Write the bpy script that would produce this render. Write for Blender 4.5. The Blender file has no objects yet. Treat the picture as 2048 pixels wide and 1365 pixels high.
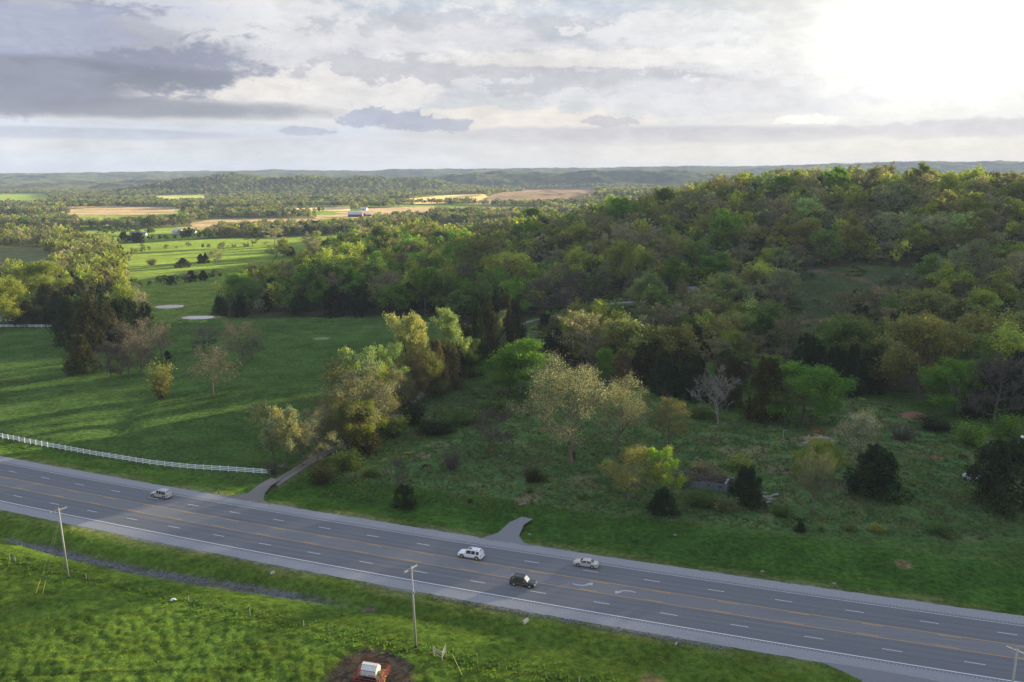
import bpy, bmesh, math, random, re
import numpy as np
from mathutils import Vector, Matrix
random.seed(7)
sc = bpy.context.scene
COL = sc.collection
R = math.radians

# ------------------------------------------------------------------ camera
F = 1607.0; PITCH = math.atan((682.5-352)/F); CAM_H = 77.0
cam_d = bpy.data.cameras.new("camera")
cam_d.sensor_fit = 'HORIZONTAL'; cam_d.sensor_width = 36.0
cam_d.lens = 36.0*F/2048.0
cam_d.clip_start = 1.0; cam_d.clip_end = 60000.0
cam = bpy.data.objects.new("camera", cam_d); COL.objects.link(cam)
cam.location = (0, 0, CAM_H); cam.rotation_euler = (math.pi/2-PITCH, 0, 0)
sc.camera = cam

# ------------------------------------------------------------------ view, sun, sky
sc.view_settings.view_transform = 'Standard'
sc.view_settings.look = 'None'
sc.view_settings.gamma = 1.0
sc.view_settings.exposure = 1.27
sc.cycles.max_bounces = 8
sc.cycles.diffuse_bounces = 3
sc.cycles.glossy_bounces = 2
sc.cycles.transmission_bounces = 4
sc.cycles.transparent_max_bounces = 8
sc.cycles.volume_bounces = 0
sc.cycles.use_denoising = True
sc.cycles.denoising_prefilter = 'NONE'
sc.cycles.sample_clamp_indirect = 6.0
SUN_AZ, SUN_EL = 52.0, 8.2       # azimuth clockwise from +Y
sd = bpy.data.lights.new("sun", 'SUN'); sd.energy = 5.0; sd.angle = R(0.9); sd.color = (1.0, 0.85, 0.60)
sun = bpy.data.objects.new("sun", sd); COL.objects.link(sun)
S_DIR = Vector((math.sin(R(SUN_AZ))*math.cos(R(SUN_EL)), math.cos(R(SUN_AZ))*math.cos(R(SUN_EL)), math.sin(R(SUN_EL))))
sun.rotation_euler = S_DIR.to_track_quat('Z', 'Y').to_euler()
sun.location = (300, 300, 400)

class NT:
    """tiny node helper"""
    def __init__(s, tree): s.t = tree; s.n = tree.nodes; s.l = tree.links
    def node(s, typ, **kw):
        n = s.n.new(typ)
        for k, v in kw.items(): setattr(n, k, v)
        return n
    def put(s, n, key, v):
        if v is None: return
        if isinstance(v, bpy.types.NodeSocket): s.l.new(v, n.inputs[key])
        else: n.inputs[key].default_value = v
    def m(s, op, a, b=None, c=None, clamp=False):
        n = s.node('ShaderNodeMath', operation=op, use_clamp=clamp)
        s.put(n, 0, a); s.put(n, 1, b); s.put(n, 2, c)
        return n.outputs[0]
    def smooth(s, x, lo, hi):
        n = s.node('ShaderNodeMapRange', interpolation_type='SMOOTHSTEP')
        s.put(n, 0, x); s.put(n, 1, lo); s.put(n, 2, hi); return n.outputs[0]
    def mix(s, f, a, b, mode='MIX'):
        n = s.node('ShaderNodeMix', data_type='RGBA', blend_type=mode)
        s.put(n, 0, f)
        s.put(n, 6, a if isinstance(a, bpy.types.NodeSocket) else (*a, 1)); s.put(n, 7, b if isinstance(b, bpy.types.NodeSocket) else (*b, 1))
        return n.outputs[2]
    def noise(s, vec, scale, detail=4, rough=0.55, dist=0.0, dim='3D'):
        n = s.node('ShaderNodeTexNoise', noise_dimensions=dim)
        s.put(n, 'Vector', vec); s.put(n, 'Scale', scale); s.put(n, 'Detail', detail); s.put(n, 'Roughness', rough); s.put(n, 'Distortion', dist)
        return n.outputs['Fac']
    def vec(s, x, y, z):
        n = s.node('ShaderNodeCombineXYZ'); s.put(n, 0, x); s.put(n, 1, y); s.put(n, 2, z); return n.outputs[0]
    def vmul(s, v, k):
        n = s.node('ShaderNodeVectorMath', operation='MULTIPLY'); s.put(n, 0, v); n.inputs[1].default_value = k; return n.outputs[0]

def px_dir(px, py):
    X = (px-1024)/F; Y = -(py-682.5)/F
    v = Vector((X, math.cos(PITCH)+Y*math.sin(PITCH), Y*math.cos(PITCH)-math.sin(PITCH)))
    return v.normalized()

world = bpy.data.worlds.new("World"); sc.world = world; world.use_nodes = True
wt = NT(world.node_tree); wt.n.clear()
wout = wt.node('ShaderNodeOutputWorld'); bg = wt.node('ShaderNodeBackground')
wt.l.new(bg.outputs[0], wout.inputs[0]); bg.inputs[1].default_value = 0.06
sky = wt.node('ShaderNodeTexSky', sky_type='NISHITA'); sky.sun_disc = False
sky.sun_elevation = R(SUN_EL); sky.sun_rotation = R(SUN_AZ)
sky.air_density = 1.2; sky.dust_density = 1.5; sky.ozone_density = 1.2; sky.altitude = 200
tc = wt.node('ShaderNodeTexCoord'); sep = wt.node('ShaderNodeSeparateXYZ'); wt.l.new(tc.outputs['Generated'], sep.inputs[0])
dx, dy, dz = sep.outputs
az = wt.m('MULTIPLY', wt.m('ARCTAN2', dx, dy), 57.2958)
el = wt.m('MULTIPLY', wt.m('ARCSINE', dz), 57.2958)
zc = wt.m('ADD', wt.m('MAXIMUM', dz, 0.0), 0.05)
cu = wt.m('DIVIDE', dx, zc); cv = wt.m('DIVIDE', dy, zc)
cvec = wt.vec(cu, cv, 0.0)
avec = wt.vec(wt.m('MULTIPLY', az, 0.075), wt.m('MULTIPLY', el, 0.16), 3.0)     # stretched sideways
n_big = wt.noise(cvec, 0.55, 8, 0.56, 0.3)
n_av = wt.noise(avec, 2.1, 9, 0.58, 0.35)
n_fine = wt.noise(avec, 6.5, 10, 0.62, 0.1)
n_mix = wt.m('ADD', wt.m('MULTIPLY', n_av, 0.55), wt.m('MULTIPLY', n_fine, 0.45))
n_puff = wt.noise(wt.vec(wt.m('MULTIPLY', az, 0.12), wt.m('MULTIPLY', el, 0.22), 7.0), 4.5, 8, 0.62, 0.2)
def blob(px, py, rx, ry, soft=0.5, rough=1.6, tilt=0.0, nz=None):
    """mask of one cloud: an ellipse of azimuth and elevation with a ragged noisy edge; flat-bottomed"""
    d = px_dir(px, py); a0 = math.degrees(math.atan2(d.x, d.y)); e0 = math.degrees(math.asin(d.z))
    ra = rx/28.0; re = ry/28.0
    u = wt.m('DIVIDE', wt.m('SUBTRACT', az, a0), ra)
    v = wt.m('SUBTRACT', wt.m('DIVIDE', wt.m('SUBTRACT', el, e0), re), wt.m('MULTIPLY', u, tilt))
    dd = wt.m('SQRT', wt.m('ADD', wt.m('MULTIPLY', u, u), wt.m('MULTIPLY', v, v)))
    x = wt.m('ADD', wt.m('SUBTRACT', 1.0, dd), wt.m('MULTIPLY', wt.m('SUBTRACT', nz or n_mix, 0.5), rough*2.2))
    return wt.smooth(x, -soft*0.5, soft*0.5)
K = 8.6
def rgb(r, g, b, k=1.0):
    """a cloud's brightness as it should look: sRGB 0-255 to radiance before the background's strength"""
    f = lambda c: (c/255/12.92 if c/255 < 0.04045 else ((c/255+0.055)/1.055)**2.4)*K*k
    return (f(r), f(g), f(b))
SKY = sky.outputs[0]
elh = wt.smooth(el, 0.0, 12.0)
base = wt.mix(0.90, SKY, wt.mix(elh, rgb(214, 214, 214), rgb(186, 196, 210)))
# high veil of cloud
veil = wt.smooth(n_mix, 0.40, 0.62)
c = wt.mix(wt.m('MULTIPLY', veil, 0.8), base, rgb(214, 212, 210))
veil2 = wt.smooth(n_big, 0.42, 0.66)
c = wt.mix(wt.m('MULTIPLY', veil2, 0.45), c, rgb(188, 190, 198))
# glow of the sun behind the cloud: wide and thin, then white
gd = px_dir(1900, 60)
dotg = wt.m('ADD', wt.m('ADD', wt.m('MULTIPLY', dx, gd.x), wt.m('MULTIPLY', dy, gd.y)), wt.m('MULTIPLY', dz, gd.z))
ang = wt.m('MULTIPLY', wt.m('ARCCOSINE', wt.m('MINIMUM', dotg, 1.0)), 57.2958)
ang = wt.m('ADD', ang, wt.m('MULTIPLY', wt.m('SUBTRACT', n_av, 0.5), 16.0))
g1 = wt.m('SUBTRACT', 1.0, wt.smooth(ang, 3.0, 22.0))
c = wt.mix(g1, c, rgb(240, 238, 232, 0.86))
# cloud masses seen in the photograph
def cl(px, py, rx, ry, col, op=0.85, **kw):
    global c
    c = wt.mix(wt.m('MULTIPLY', blob(px, py, rx, ry, **kw), op), c, rgb(*col))
cl(560, 50, 330, 60, (214, 213, 214), 0.8)
cl(1000, 60, 330, 26, (186, 188, 194), 0.85, rough=1.7, soft=0.4, nz=n_puff)
cl(560, 112, 260, 18, (186, 188, 195), 0.85, rough=1.7, soft=0.4, nz=n_puff)
cl(1330, 60, 160, 30, (222, 222, 222), 0.7, rough=1.7, soft=0.4, nz=n_puff)
cl(900, 130, 420, 60, (206, 205, 208), 0.7)
cl(100, 20, 260, 60, (168, 176, 196), 0.5)
cl(380, 170, 190, 34, (228, 222, 214), 0.9, rough=1.4, soft=0.4)
cl(620, 180, 260, 40, (218, 214, 210), 0.7, rough=1.4, soft=0.4)
cl(300, 262, 420, 16, (196, 204, 218), 0.7, rough=1.2)
cl(110, 110, 300, 80, (134, 139, 157), 0.92, rough=1.5, soft=0.4)
cl(150, 60, 160, 30, (170, 173, 184), 0.7, rough=1.5, soft=0.4, nz=n_puff)
cl(60, 60, 200, 40, (160, 166, 188), 0.7, rough=1.6, soft=0.4)
cl(200, 150, 200, 26, (122, 127, 140), 0.8, rough=1.3, soft=0.5)
cl(220, 214, 330, 20, (142, 146, 156), 0.9, rough=0.9, soft=0.6)
cl(60, 175, 200, 40, (136, 140, 154), 0.85, rough=0.8)
cl(900, 140, 260, 24, (184, 185, 190), 0.9, rough=1.8, soft=0.35, nz=n_puff)
cl(1240, 160, 240, 26, (184, 185, 190), 0.9, rough=1.8, soft=0.35, nz=n_puff)
cl(1180, 118, 300, 16, (224, 220, 214), 0.6, rough=1.5, soft=0.4)
cl(1500, 190, 330, 30, (206, 205, 208), 0.7, rough=0.9)
cl(1060, 252, 230, 30, (224, 216, 206), 0.9, rough=1.5, soft=0.35)
cl(1250, 272, 420, 18, (188, 187, 192), 0.85, rough=1.1)
cl(780, 238, 100, 17, (166, 171, 186), 0.95, rough=1.6, soft=0.3, nz=n_puff)
cl(860, 248, 80, 13, (170, 174, 186), 0.9, rough=1.6, soft=0.3, nz=n_puff)
cl(1000, 226, 120, 10, (226, 220, 210), 0.8, rough=1.6, soft=0.3, nz=n_puff)
cl(600, 262, 50, 8, (170, 175, 190), 0.9, rough=1.6, soft=0.3, nz=n_puff)
cl(640, 292, 240, 14, (192, 192, 200), 0.8, rough=0.8)
cl(1560, 120, 200, 30, (226, 225, 224), 0.6, rough=1.8, soft=0.5, nz=n_puff)
cl(1930, 258, 200, 15, (200, 196, 200), 0.85, rough=1.2, nz=n_puff)
cl(200, 268, 260, 10, (166, 172, 188), 0.7, rough=0.8)
cl(1220, 244, 60, 9, (184, 184, 190), 0.8, rough=1.6, soft=0.3, nz=n_puff)
cl(1620, 240, 60, 9, (246, 240, 230), 0.8, rough=1.6, soft=0.3, nz=n_puff)
hz = wt.m('SUBTRACT', 1.0, wt.smooth(el, 0.6, 3.6))
c = wt.mix(wt.m('MULTIPLY', hz, 0.75), c, wt.mix(wt.smooth(az, -25.0, 25.0), rgb(208, 211, 215), rgb(238, 226, 208)))
# white core where the sun stands behind thin cloud
ang2 = wt.m('ADD', ang, 0.0)
g2 = wt.m('SUBTRACT', 1.0, wt.smooth(ang2, 2.0, 10.5))
c = wt.mix(wt.m('MULTIPLY', g2, wt.smooth(el, 2.5, 6.0)), c, rgb(255, 254, 248, 1.05))
c = wt.mix(wt.m('MULTIPLY', wt.smooth(el, 13.0, 32.0), 0.85), c, rgb(190, 206, 238, 0.95))
wisp = wt.m('ADD', wt.m('MULTIPLY', wt.smooth(n_fine, 0.3, 0.7), 0.14), wt.m('ADD', wt.m('MULTIPLY', wt.smooth(n_av, 0.35, 0.65), 0.10), 0.87))
c = wt.mix(1.0, c, wt.vec(wisp, wisp, wisp), 'MULTIPLY')
# towards the ground the sky is plain
c = wt.mix(wt.smooth(dz, -0.02, 0.0), rgb(120, 125, 120), c)
wt.l.new(c, bg.inputs[0])

# ------------------------------------------------------------------ noise
_rs = np.random.RandomState(11)
_perm = _rs.permutation(4096).astype(np.int64)
_gr = _rs.rand(4096)*2*np.pi
_gx, _gy = np.cos(_gr), np.sin(_gr)
def perlin(x, y, seed=0):
    xi = np.floor(x).astype(np.int64); yi = np.floor(y).astype(np.int64)
    xf = x-xi; yf = y-yi
    u = xf*xf*xf*(xf*(xf*6-15)+10); v = yf*yf*yf*(yf*(yf*6-15)+10)
    def g(ix, iy, fx, fy):
        h = _perm[(_perm[(ix+seed*131) & 4095]+iy) & 4095]
        return _gx[h]*fx+_gy[h]*fy
    a = g(xi, yi, xf, yf); b = g(xi+1, yi, xf-1, yf)
    cc = g(xi, yi+1, xf, yf-1); d = g(xi+1, yi+1, xf-1, yf-1)
    return ((a+(b-a)*u)+((cc+(d-cc)*u)-(a+(b-a)*u))*v)*1.5
def fbm(x, y, scale, octv=4, seed=0, gain=0.5):
    o = 0; amp = 1; tot = 0
    for k in range(octv):
        o = o+amp*perlin(x/scale, y/scale, seed+k); tot += amp; amp *= gain; scale *= 0.5
    return o/tot
def sstep(x, a, b):
    t = np.clip((x-a)/(b-a), 0, 1); return t*t*(3-2*t)

# ------------------------------------------------------------------ the road's line
PC = [-6.595718e-08, 2.2531314e-04, -0.34134038, 146.592235]
def road_y(x):
    xx = np.clip(x, -260, 260)
    return np.polyval(PC, xx)+np.polyval(np.polyder(PC), xx)*(x-xx)
def road_slope(x): return np.polyval(np.polyder(PC), np.clip(x, -260, 260))
def road_off(x, y):
    s = road_slope(x); return (y-road_y(x))/np.sqrt(1+s*s)
def road_pt(x, off):
    s = road_slope(x); L = math.sqrt(1+s*s); return (x-off*s/L, road_y(x)+off/L)

# ------------------------------------------------------------------ terrain
RIDGE = [(-60, 900, 0), (60, 830, 3), (145, 765, 20), (215, 715, 48), (275, 697, 66), (350, 683, 64), (430, 660, 58), (540, 600, 86), (660, 500, 99), (780, 370, 102), (880, 200, 90), (980, 0, 40)]  # right-hand crest, out of view, is raised so its shade covers the road
def seg_field(x, y, pts, width_f):
    best = np.zeros_like(x)
    for (x0, y0, h0), (x1, y1, h1) in zip(pts[:-1], pts[1:]):
        dx_, dy_ = x1-x0, y1-y0; L2 = dx_*dx_+dy_*dy_
        t = np.clip(((x-x0)*dx_+(y-y0)*dy_)/L2, 0, 1)
        d = np.hypot(x-x0-t*dx_, y-y0-t*dy_); h = h0+(h1-h0)*t
        w = width_f*np.ones_like(x)
        best = np.maximum(best, h*(1-sstep(d, 0, w)))
    return best
PONDS = [(-206, 478, 8.0, 6.5), (-174, 440, 9.0, 5.2), (-196, 905, 9.5, 15)]     # x, y, half sizes
MID_HILLS = [(-1450, 3600, 44, 130, 200), (-1230, 3700, 66, 105, 210), (-940, 3780, 64, 120, 210), (-660, 3850, 54, 120, 200), (-400, 3900, 40, 130, 200), (-1750, 4500, 46, 300, 250), (-330, 4700, 46, 260, 260),
             (230, 2850, 26, 330, 300), (600, 2300, 26, 220, 220), (900, 2150, 30, 260, 250), (560, 4700, 60, 420, 300), (1300, 4900, 60, 600, 300), (-60, 5200, 60, 300, 300)]
def T(x, y):
    x = np.asarray(x, float); y = np.asarray(y, float)
    r = np.hypot(x, y)
    off = road_off(x, y)
    away = sstep(np.abs(off), 22, 90)
    z = fbm(x, y, 170, 3, 3)*2.2*away
    z = z+seg_field(x, y, RIDGE, 370)*(1-0.10*fbm(x, y, 120, 3, 9))
    # knolls on the slope
    hillm = sstep(x, 40, 160)*sstep(y, 260, 420)
    z = z+hillm*fbm(x, y, 90, 3, 21)*5.0
    for (hx, hy, hh, sx, sy) in MID_HILLS:
        z = z+hh*np.exp(-0.5*(((x-hx)/sx)**2+((y-hy)/sy)**2))*(1+0.3*fbm(x, y, 250, 3, 31))
    # far tablelands on the horizon
    ang_ = np.degrees(np.arctan2(x, y))
    far = sstep(r, 5400+900*fbm(ang_*60, r*0.2, 300, 3, 41)+(ang_ < 0)*600, 7900)
    top = 62+ (ang_+32)*1.5 + 9*fbm(ang_*100, r*0.1, 500, 3, 44)
    z = z+far*np.clip(top, 60, 260)*(1+0.25*fbm(x, y, 700, 3, 47)*(1-sstep(r, 7000, 8300)))
    z = z+sstep(r, 4200, 5600)*(20+22*fbm(x, y, 900, 4, 51)+14*fbm(x, y, 240, 2, 55))
    # the swale across the pasture
    sw = np.abs(x-(-118+ (y-240)*-0.35+8*np.sin(y/22.0))); z = z-1.1*np.exp(-(sw/7.0)**2)*sstep(y, 215, 245)*(1-sstep(y, 330, 380))
    # road verge, ditches on both sides, pasture this side
    z = z-1.5*np.exp(-((off+21.2+1.2*np.sin(x/17.0))/3.2)**2)*sstep(-x, -70, 90)
    z = z-0.8*np.exp(-((off-22)/5.0)**2)
    z = z+0.5*sstep(-off, 27, 34)
    for (px_, py_, ra, rb) in PONDS:
        d = np.sqrt(((x-px_)/ra)**2+((y-py_)/rb)**2)
        zp = 0.0
        m = 1-sstep(d, 1.0, 2.2)
        z = z*(1-m)+(zp-0.9*(1-sstep(d, 0.55, 1.25))+0.35*np.exp(-((d-1.5)/0.35)**2))*m
    return z
def Ts(x, y): return float(T(np.array([x]), np.array([y]))[0])
_RR = 60*1.012**np.arange(0, 450)
def at(px, py):
    """the point of the terrain that the photograph shows at this pixel"""
    d = px_dir(px, py); hl = math.hypot(d.x, d.y)
    t = _RR/hl
    zz = CAM_H+d.z*t-T(d.x*t, d.y*t)
    i = int(np.argmax(zz < 0)) if (zz < 0).any() else len(_RR)-1
    a, b = t[max(i-1, 0)], t[i]
    for _ in range(3):
        m = np.linspace(a, b, 24); g = CAM_H+d.z*m-T(d.x*m, d.y*m) < 0
        k = int(np.argmax(g)) if g.any() else 23
        a, b = float(m[max(k-1, 0)]), float(m[k])
    return Vector((d.x*b, d.y*b, CAM_H+d.z*b))
def to_px(x, y, z):
    zz = z-CAM_H
    depth = y*math.cos(PITCH)-zz*math.sin(PITCH); up = y*math.sin(PITCH)+zz*math.cos(PITCH)
    return 1024+F*x/depth, 682.5-F*up/depth, depth
def poly_world(pts):
    return np.array([[*at(*p)[:2]] for p in pts])
def in_poly(x, y, P):
    ins = np.zeros(x.shape, bool); n = len(P)
    for i in range(n):
        x0, y0 = P[i]; x1, y1 = P[(i+1) % n]
        if y0 == y1: continue
        cnd = ((y0 > y) != (y1 > y)) & (x < (x1-x0)*(y-y0)/(y1-y0)+x0)
        ins ^= cnd
    return ins
def line_dist(x, y, L):
    b = np.full(x.shape, 1e9)
    for (x0, y0), (x1, y1) in zip(L[:-1], L[1:]):
        dx_, dy_ = x1-x0, y1-y0; t = np.clip(((x-x0)*dx_+(y-y0)*dy_)/(dx_*dx_+dy_*dy_+1e-9), 0, 1)
        b = np.minimum(b, np.hypot(x-x0-t*dx_, y-y0-t*dy_))
    return b

# ------------------------------------------------------------------ tags and meshes
def tag(o, label=None, cat=None, group=None, kind=None):
    if label: o["label"] = label
    if cat: o["category"] = cat
    if group: o["group"] = group
    if kind: o["kind"] = kind
    return o
def empty(name, loc, rz=0.0, **kw):
    o = bpy.data.objects.new(name, None); COL.objects.link(o)
    o.location = loc; o.rotation_euler = (0, 0, rz); o.empty_display_size = 0.5
    return tag(o, **kw)
def mesh_np(name, V, Fc, mats, smooth=False, mat_idx=None):
    """V (n,3) array; Fc (m,k) array of k-gons or list"""
    me = bpy.data.meshes.new(name)
    V = np.asarray(V, np.float32)
    if isinstance(Fc, np.ndarray):
        k = Fc.shape[1]; m = Fc.shape[0]
        me.vertices.add(len(V)); me.vertices.foreach_set("co", V.ravel())
        me.loops.add(m*k); me.loops.foreach_set("vertex_index", Fc.astype(np.int32).ravel())
        me.polygons.add(m); me.polygons.foreach_set("loop_start", np.arange(0, m*k, k, dtype=np.int32))
        me.update(calc_edges=True)
    else:
        me.from_pydata(V.tolist(), [], Fc); me.update()
    for mt in (mats if isinstance(mats, (list, tuple)) else [mats]): me.materials.append(mt)
    if mat_idx is not None: me.polygons.foreach_set("material_index", np.asarray(mat_idx, np.int32))
    if smooth: me.polygons.foreach_set("use_smooth", np.ones(len(me.polygons), bool))
    return me
def link(name, me, parent=None, loc=None, **kw):
    o = bpy.data.objects.new(name, me); COL.objects.link(o)
    if parent: o.parent = parent
    if loc is not None: o.location = loc
    return tag(o, **kw)

# ------------------------------------------------------------------ materials
def new_mat(name):
    m = bpy.data.materials.new(name); m.use_nodes = True; t = NT(m.node_tree); t.n.clear()
    out = t.node('ShaderNodeOutputMaterial'); return m, t, out
def simple(name, col, rough=0.7, metal=0.0, var=0.15, scale=3.0, bump=0.0, spec=0.5, coat=0.0):
    m, t, out = new_mat(name)
    b = t.node('ShaderNodeBsdfPrincipled'); t.l.new(b.outputs[0], out.inputs[0])
    tcn = t.node('ShaderNodeTexCoord')
    n = t.noise(tcn.outputs['Object'], scale, 5, 0.6)
    lo = tuple(x*(1-var) for x in col); hi = tuple(min(1, x*(1+var)) for x in col)
    t.put(b, 'Base Color', t.mix(n, lo, hi)); t.put(b, 'Roughness', rough); t.put(b, 'Metallic', metal)
    t.put(b, 'Specular IOR Level', spec); t.put(b, 'Coat Weight', coat)
    if bump:
        bn = t.node('ShaderNodeBump'); t.put(bn, 'Height', n); t.put(bn, 'Strength', bump); t.l.new(bn.outputs[0], b.inputs['Normal'])
    return m
# ------------------------------------------------------------------ land use, traced on the photograph and laid on the terrain
FIELDS = {}
def field(name, pts, col): FIELDS.setdefault(name, []).append((poly_world(pts), col))
GREEN = (0.075, 0.150, 0.026); GREEN2 = (0.115, 0.170, 0.036); TAN = (0.24, 0.195, 0.13); BROWN = (0.17, 0.135, 0.10)
field('valley', [(222, 491), (478, 476), (700, 470), (705, 508), (640, 530), (560, 558), (444, 566), (430, 600), (415, 645), (304, 645), (262, 596), (253, 536)], GREEN2)
field('rows', [(0, 497), (-60, 497), (-60, 556), (0, 556), (85, 552), (112, 524), (82, 498)], (0.085, 0.115, 0.05))
field('lawn', [(130, 462), (330, 456), (440, 460), (440, 472), (330, 486), (150, 488)], GREEN2)
field('tan1', [(132, 418), (250, 415), (350, 414), (350, 427), (250, 434), (142, 438)], TAN)
field('strip', [(125, 433), (360, 428), (360, 446), (160, 455)], GREEN2)
field('tan2', [(378, 446), (430, 438), (600, 437), (745, 440), (745, 452), (620, 459), (480, 460), (390, 457)], TAN)
field('tan3', [(620, 431), (700, 428), (860, 426), (860, 436), (700, 442), (640, 440)], TAN)
field('farmgreen', [(640, 438), (790, 434), (795, 442), (640, 446)], GREEN2)
field('tan4', [(720, 417), (870, 413), (870, 427), (720, 428)], TAN)
field('tan5', [(930, 414), (1070, 414), (1075, 430), (930, 430)], TAN)
field('tan6', [(820, 397), (960, 388), (985, 402), (830, 408)], (0.42, 0.33, 0.16))
field('brownhill', [(935, 409), (1000, 386), (1050, 379), (1186, 375), (1196, 390), (1165, 407)], BROWN)
field('g1', [(-60, 390), (97, 389), (92, 407), (-60, 410)], GREEN2)
field('g2', [(305, 392), (412, 389), (412, 405), (325, 406)], (0.22, 0.25, 0.08))
field('g3', [(560, 417), (700, 414), (700, 422), (560, 424)], (0.40, 0.32, 0.2))
CLEAR = [poly_world(p) for p in (
    [(1560, 640), (1600, 545), (1700, 533), (1890, 536), (1880, 575), (1760, 590), (1690, 625), (1620, 690), (1540, 700)],
    [(1040, 665), (1050, 640), (1230, 596), (1370, 600), (1400, 640), (1330, 668), (1180, 678), (1080, 690)],
    [(1590, 690), (1640, 675), (1760, 682), (1760, 705), (1600, 706)],
    [(1030, 560), (1060, 530), (1130, 510), (1150, 525), (1110, 550), (1060, 575)],
)]
OVER = poly_world([(640, 985), (700, 930), (800, 860), (860, 790), (960, 775), (1080, 770), (1300, 800), (1500, 850), (1700, 790), (1950, 860), (2100, 900), (2200, 1000), (2200, 1090), (1800, 1075), (1500, 1060), (1200, 1030), (1040, 1030), (900, 1012), (660, 1000)])
WOOD = [poly_world(p) for p in (
    [(0, 455), (130, 470), (200, 480), (240, 520), (256, 600), (300, 645), (250, 690), (150, 700), (120, 650), (100, 600), (90, 560), (112, 520), (85, 496), (0, 492)],
    [(412, 636), (450, 600), (540, 562), (640, 535), (720, 508), (900, 500), (1035, 560), (1040, 640), (1020, 700), (950, 730), (905, 632), (600, 636)],
    [(700, 508), (708, 470), (900, 445), (1250, 440), (1500, 470), (1440, 600), (1230, 590), (1040, 640), (1000, 560)],
    [(1200, 440), (1450, 400), (1700, 385), (2200, 385), (2300, 780), (1900, 790), (1700, 780), (1560, 745), (1350, 790), (1180, 760), (1080, 690), (1300, 668), (1420, 600)],
)]
RED = [(poly_world([(1530, 652), (1600, 640), (1640, 652), (1570, 664)]), 1), ]
tr = lambda pts: [tuple(at(*p)[:2]) for p in pts]
DRIVE = tr([(538, 976), (548, 970), (565, 960), (610, 930), (650, 905), (700, 885), (770, 840), (860, 780), (930, 730), (985, 680), (1050, 645), (1120, 630), (1180, 617), (1230, 606), (1290, 604), (1380, 606)])
TRACK = tr([(1500, 668), (1560, 655), (1620, 640), (1680, 640), (1740, 622), (1790, 585), (1830, 558), (1900, 545)])
TRACK2 = tr([(1620, 540), (1680, 548), (1730, 562), (1780, 585)])
STUB = tr([(1010, 1085), (1030, 1062), (1050, 1040)])
FEED = at(742, 1352)
CATTLE = tr([(-40, 1353), (100, 1349), (250, 1343), (450, 1338), (560, 1341), (650, 1352)])
def open_land(x, y):
    return fbm(x*0.42, y, 210, 3, 301)+0.03
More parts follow.
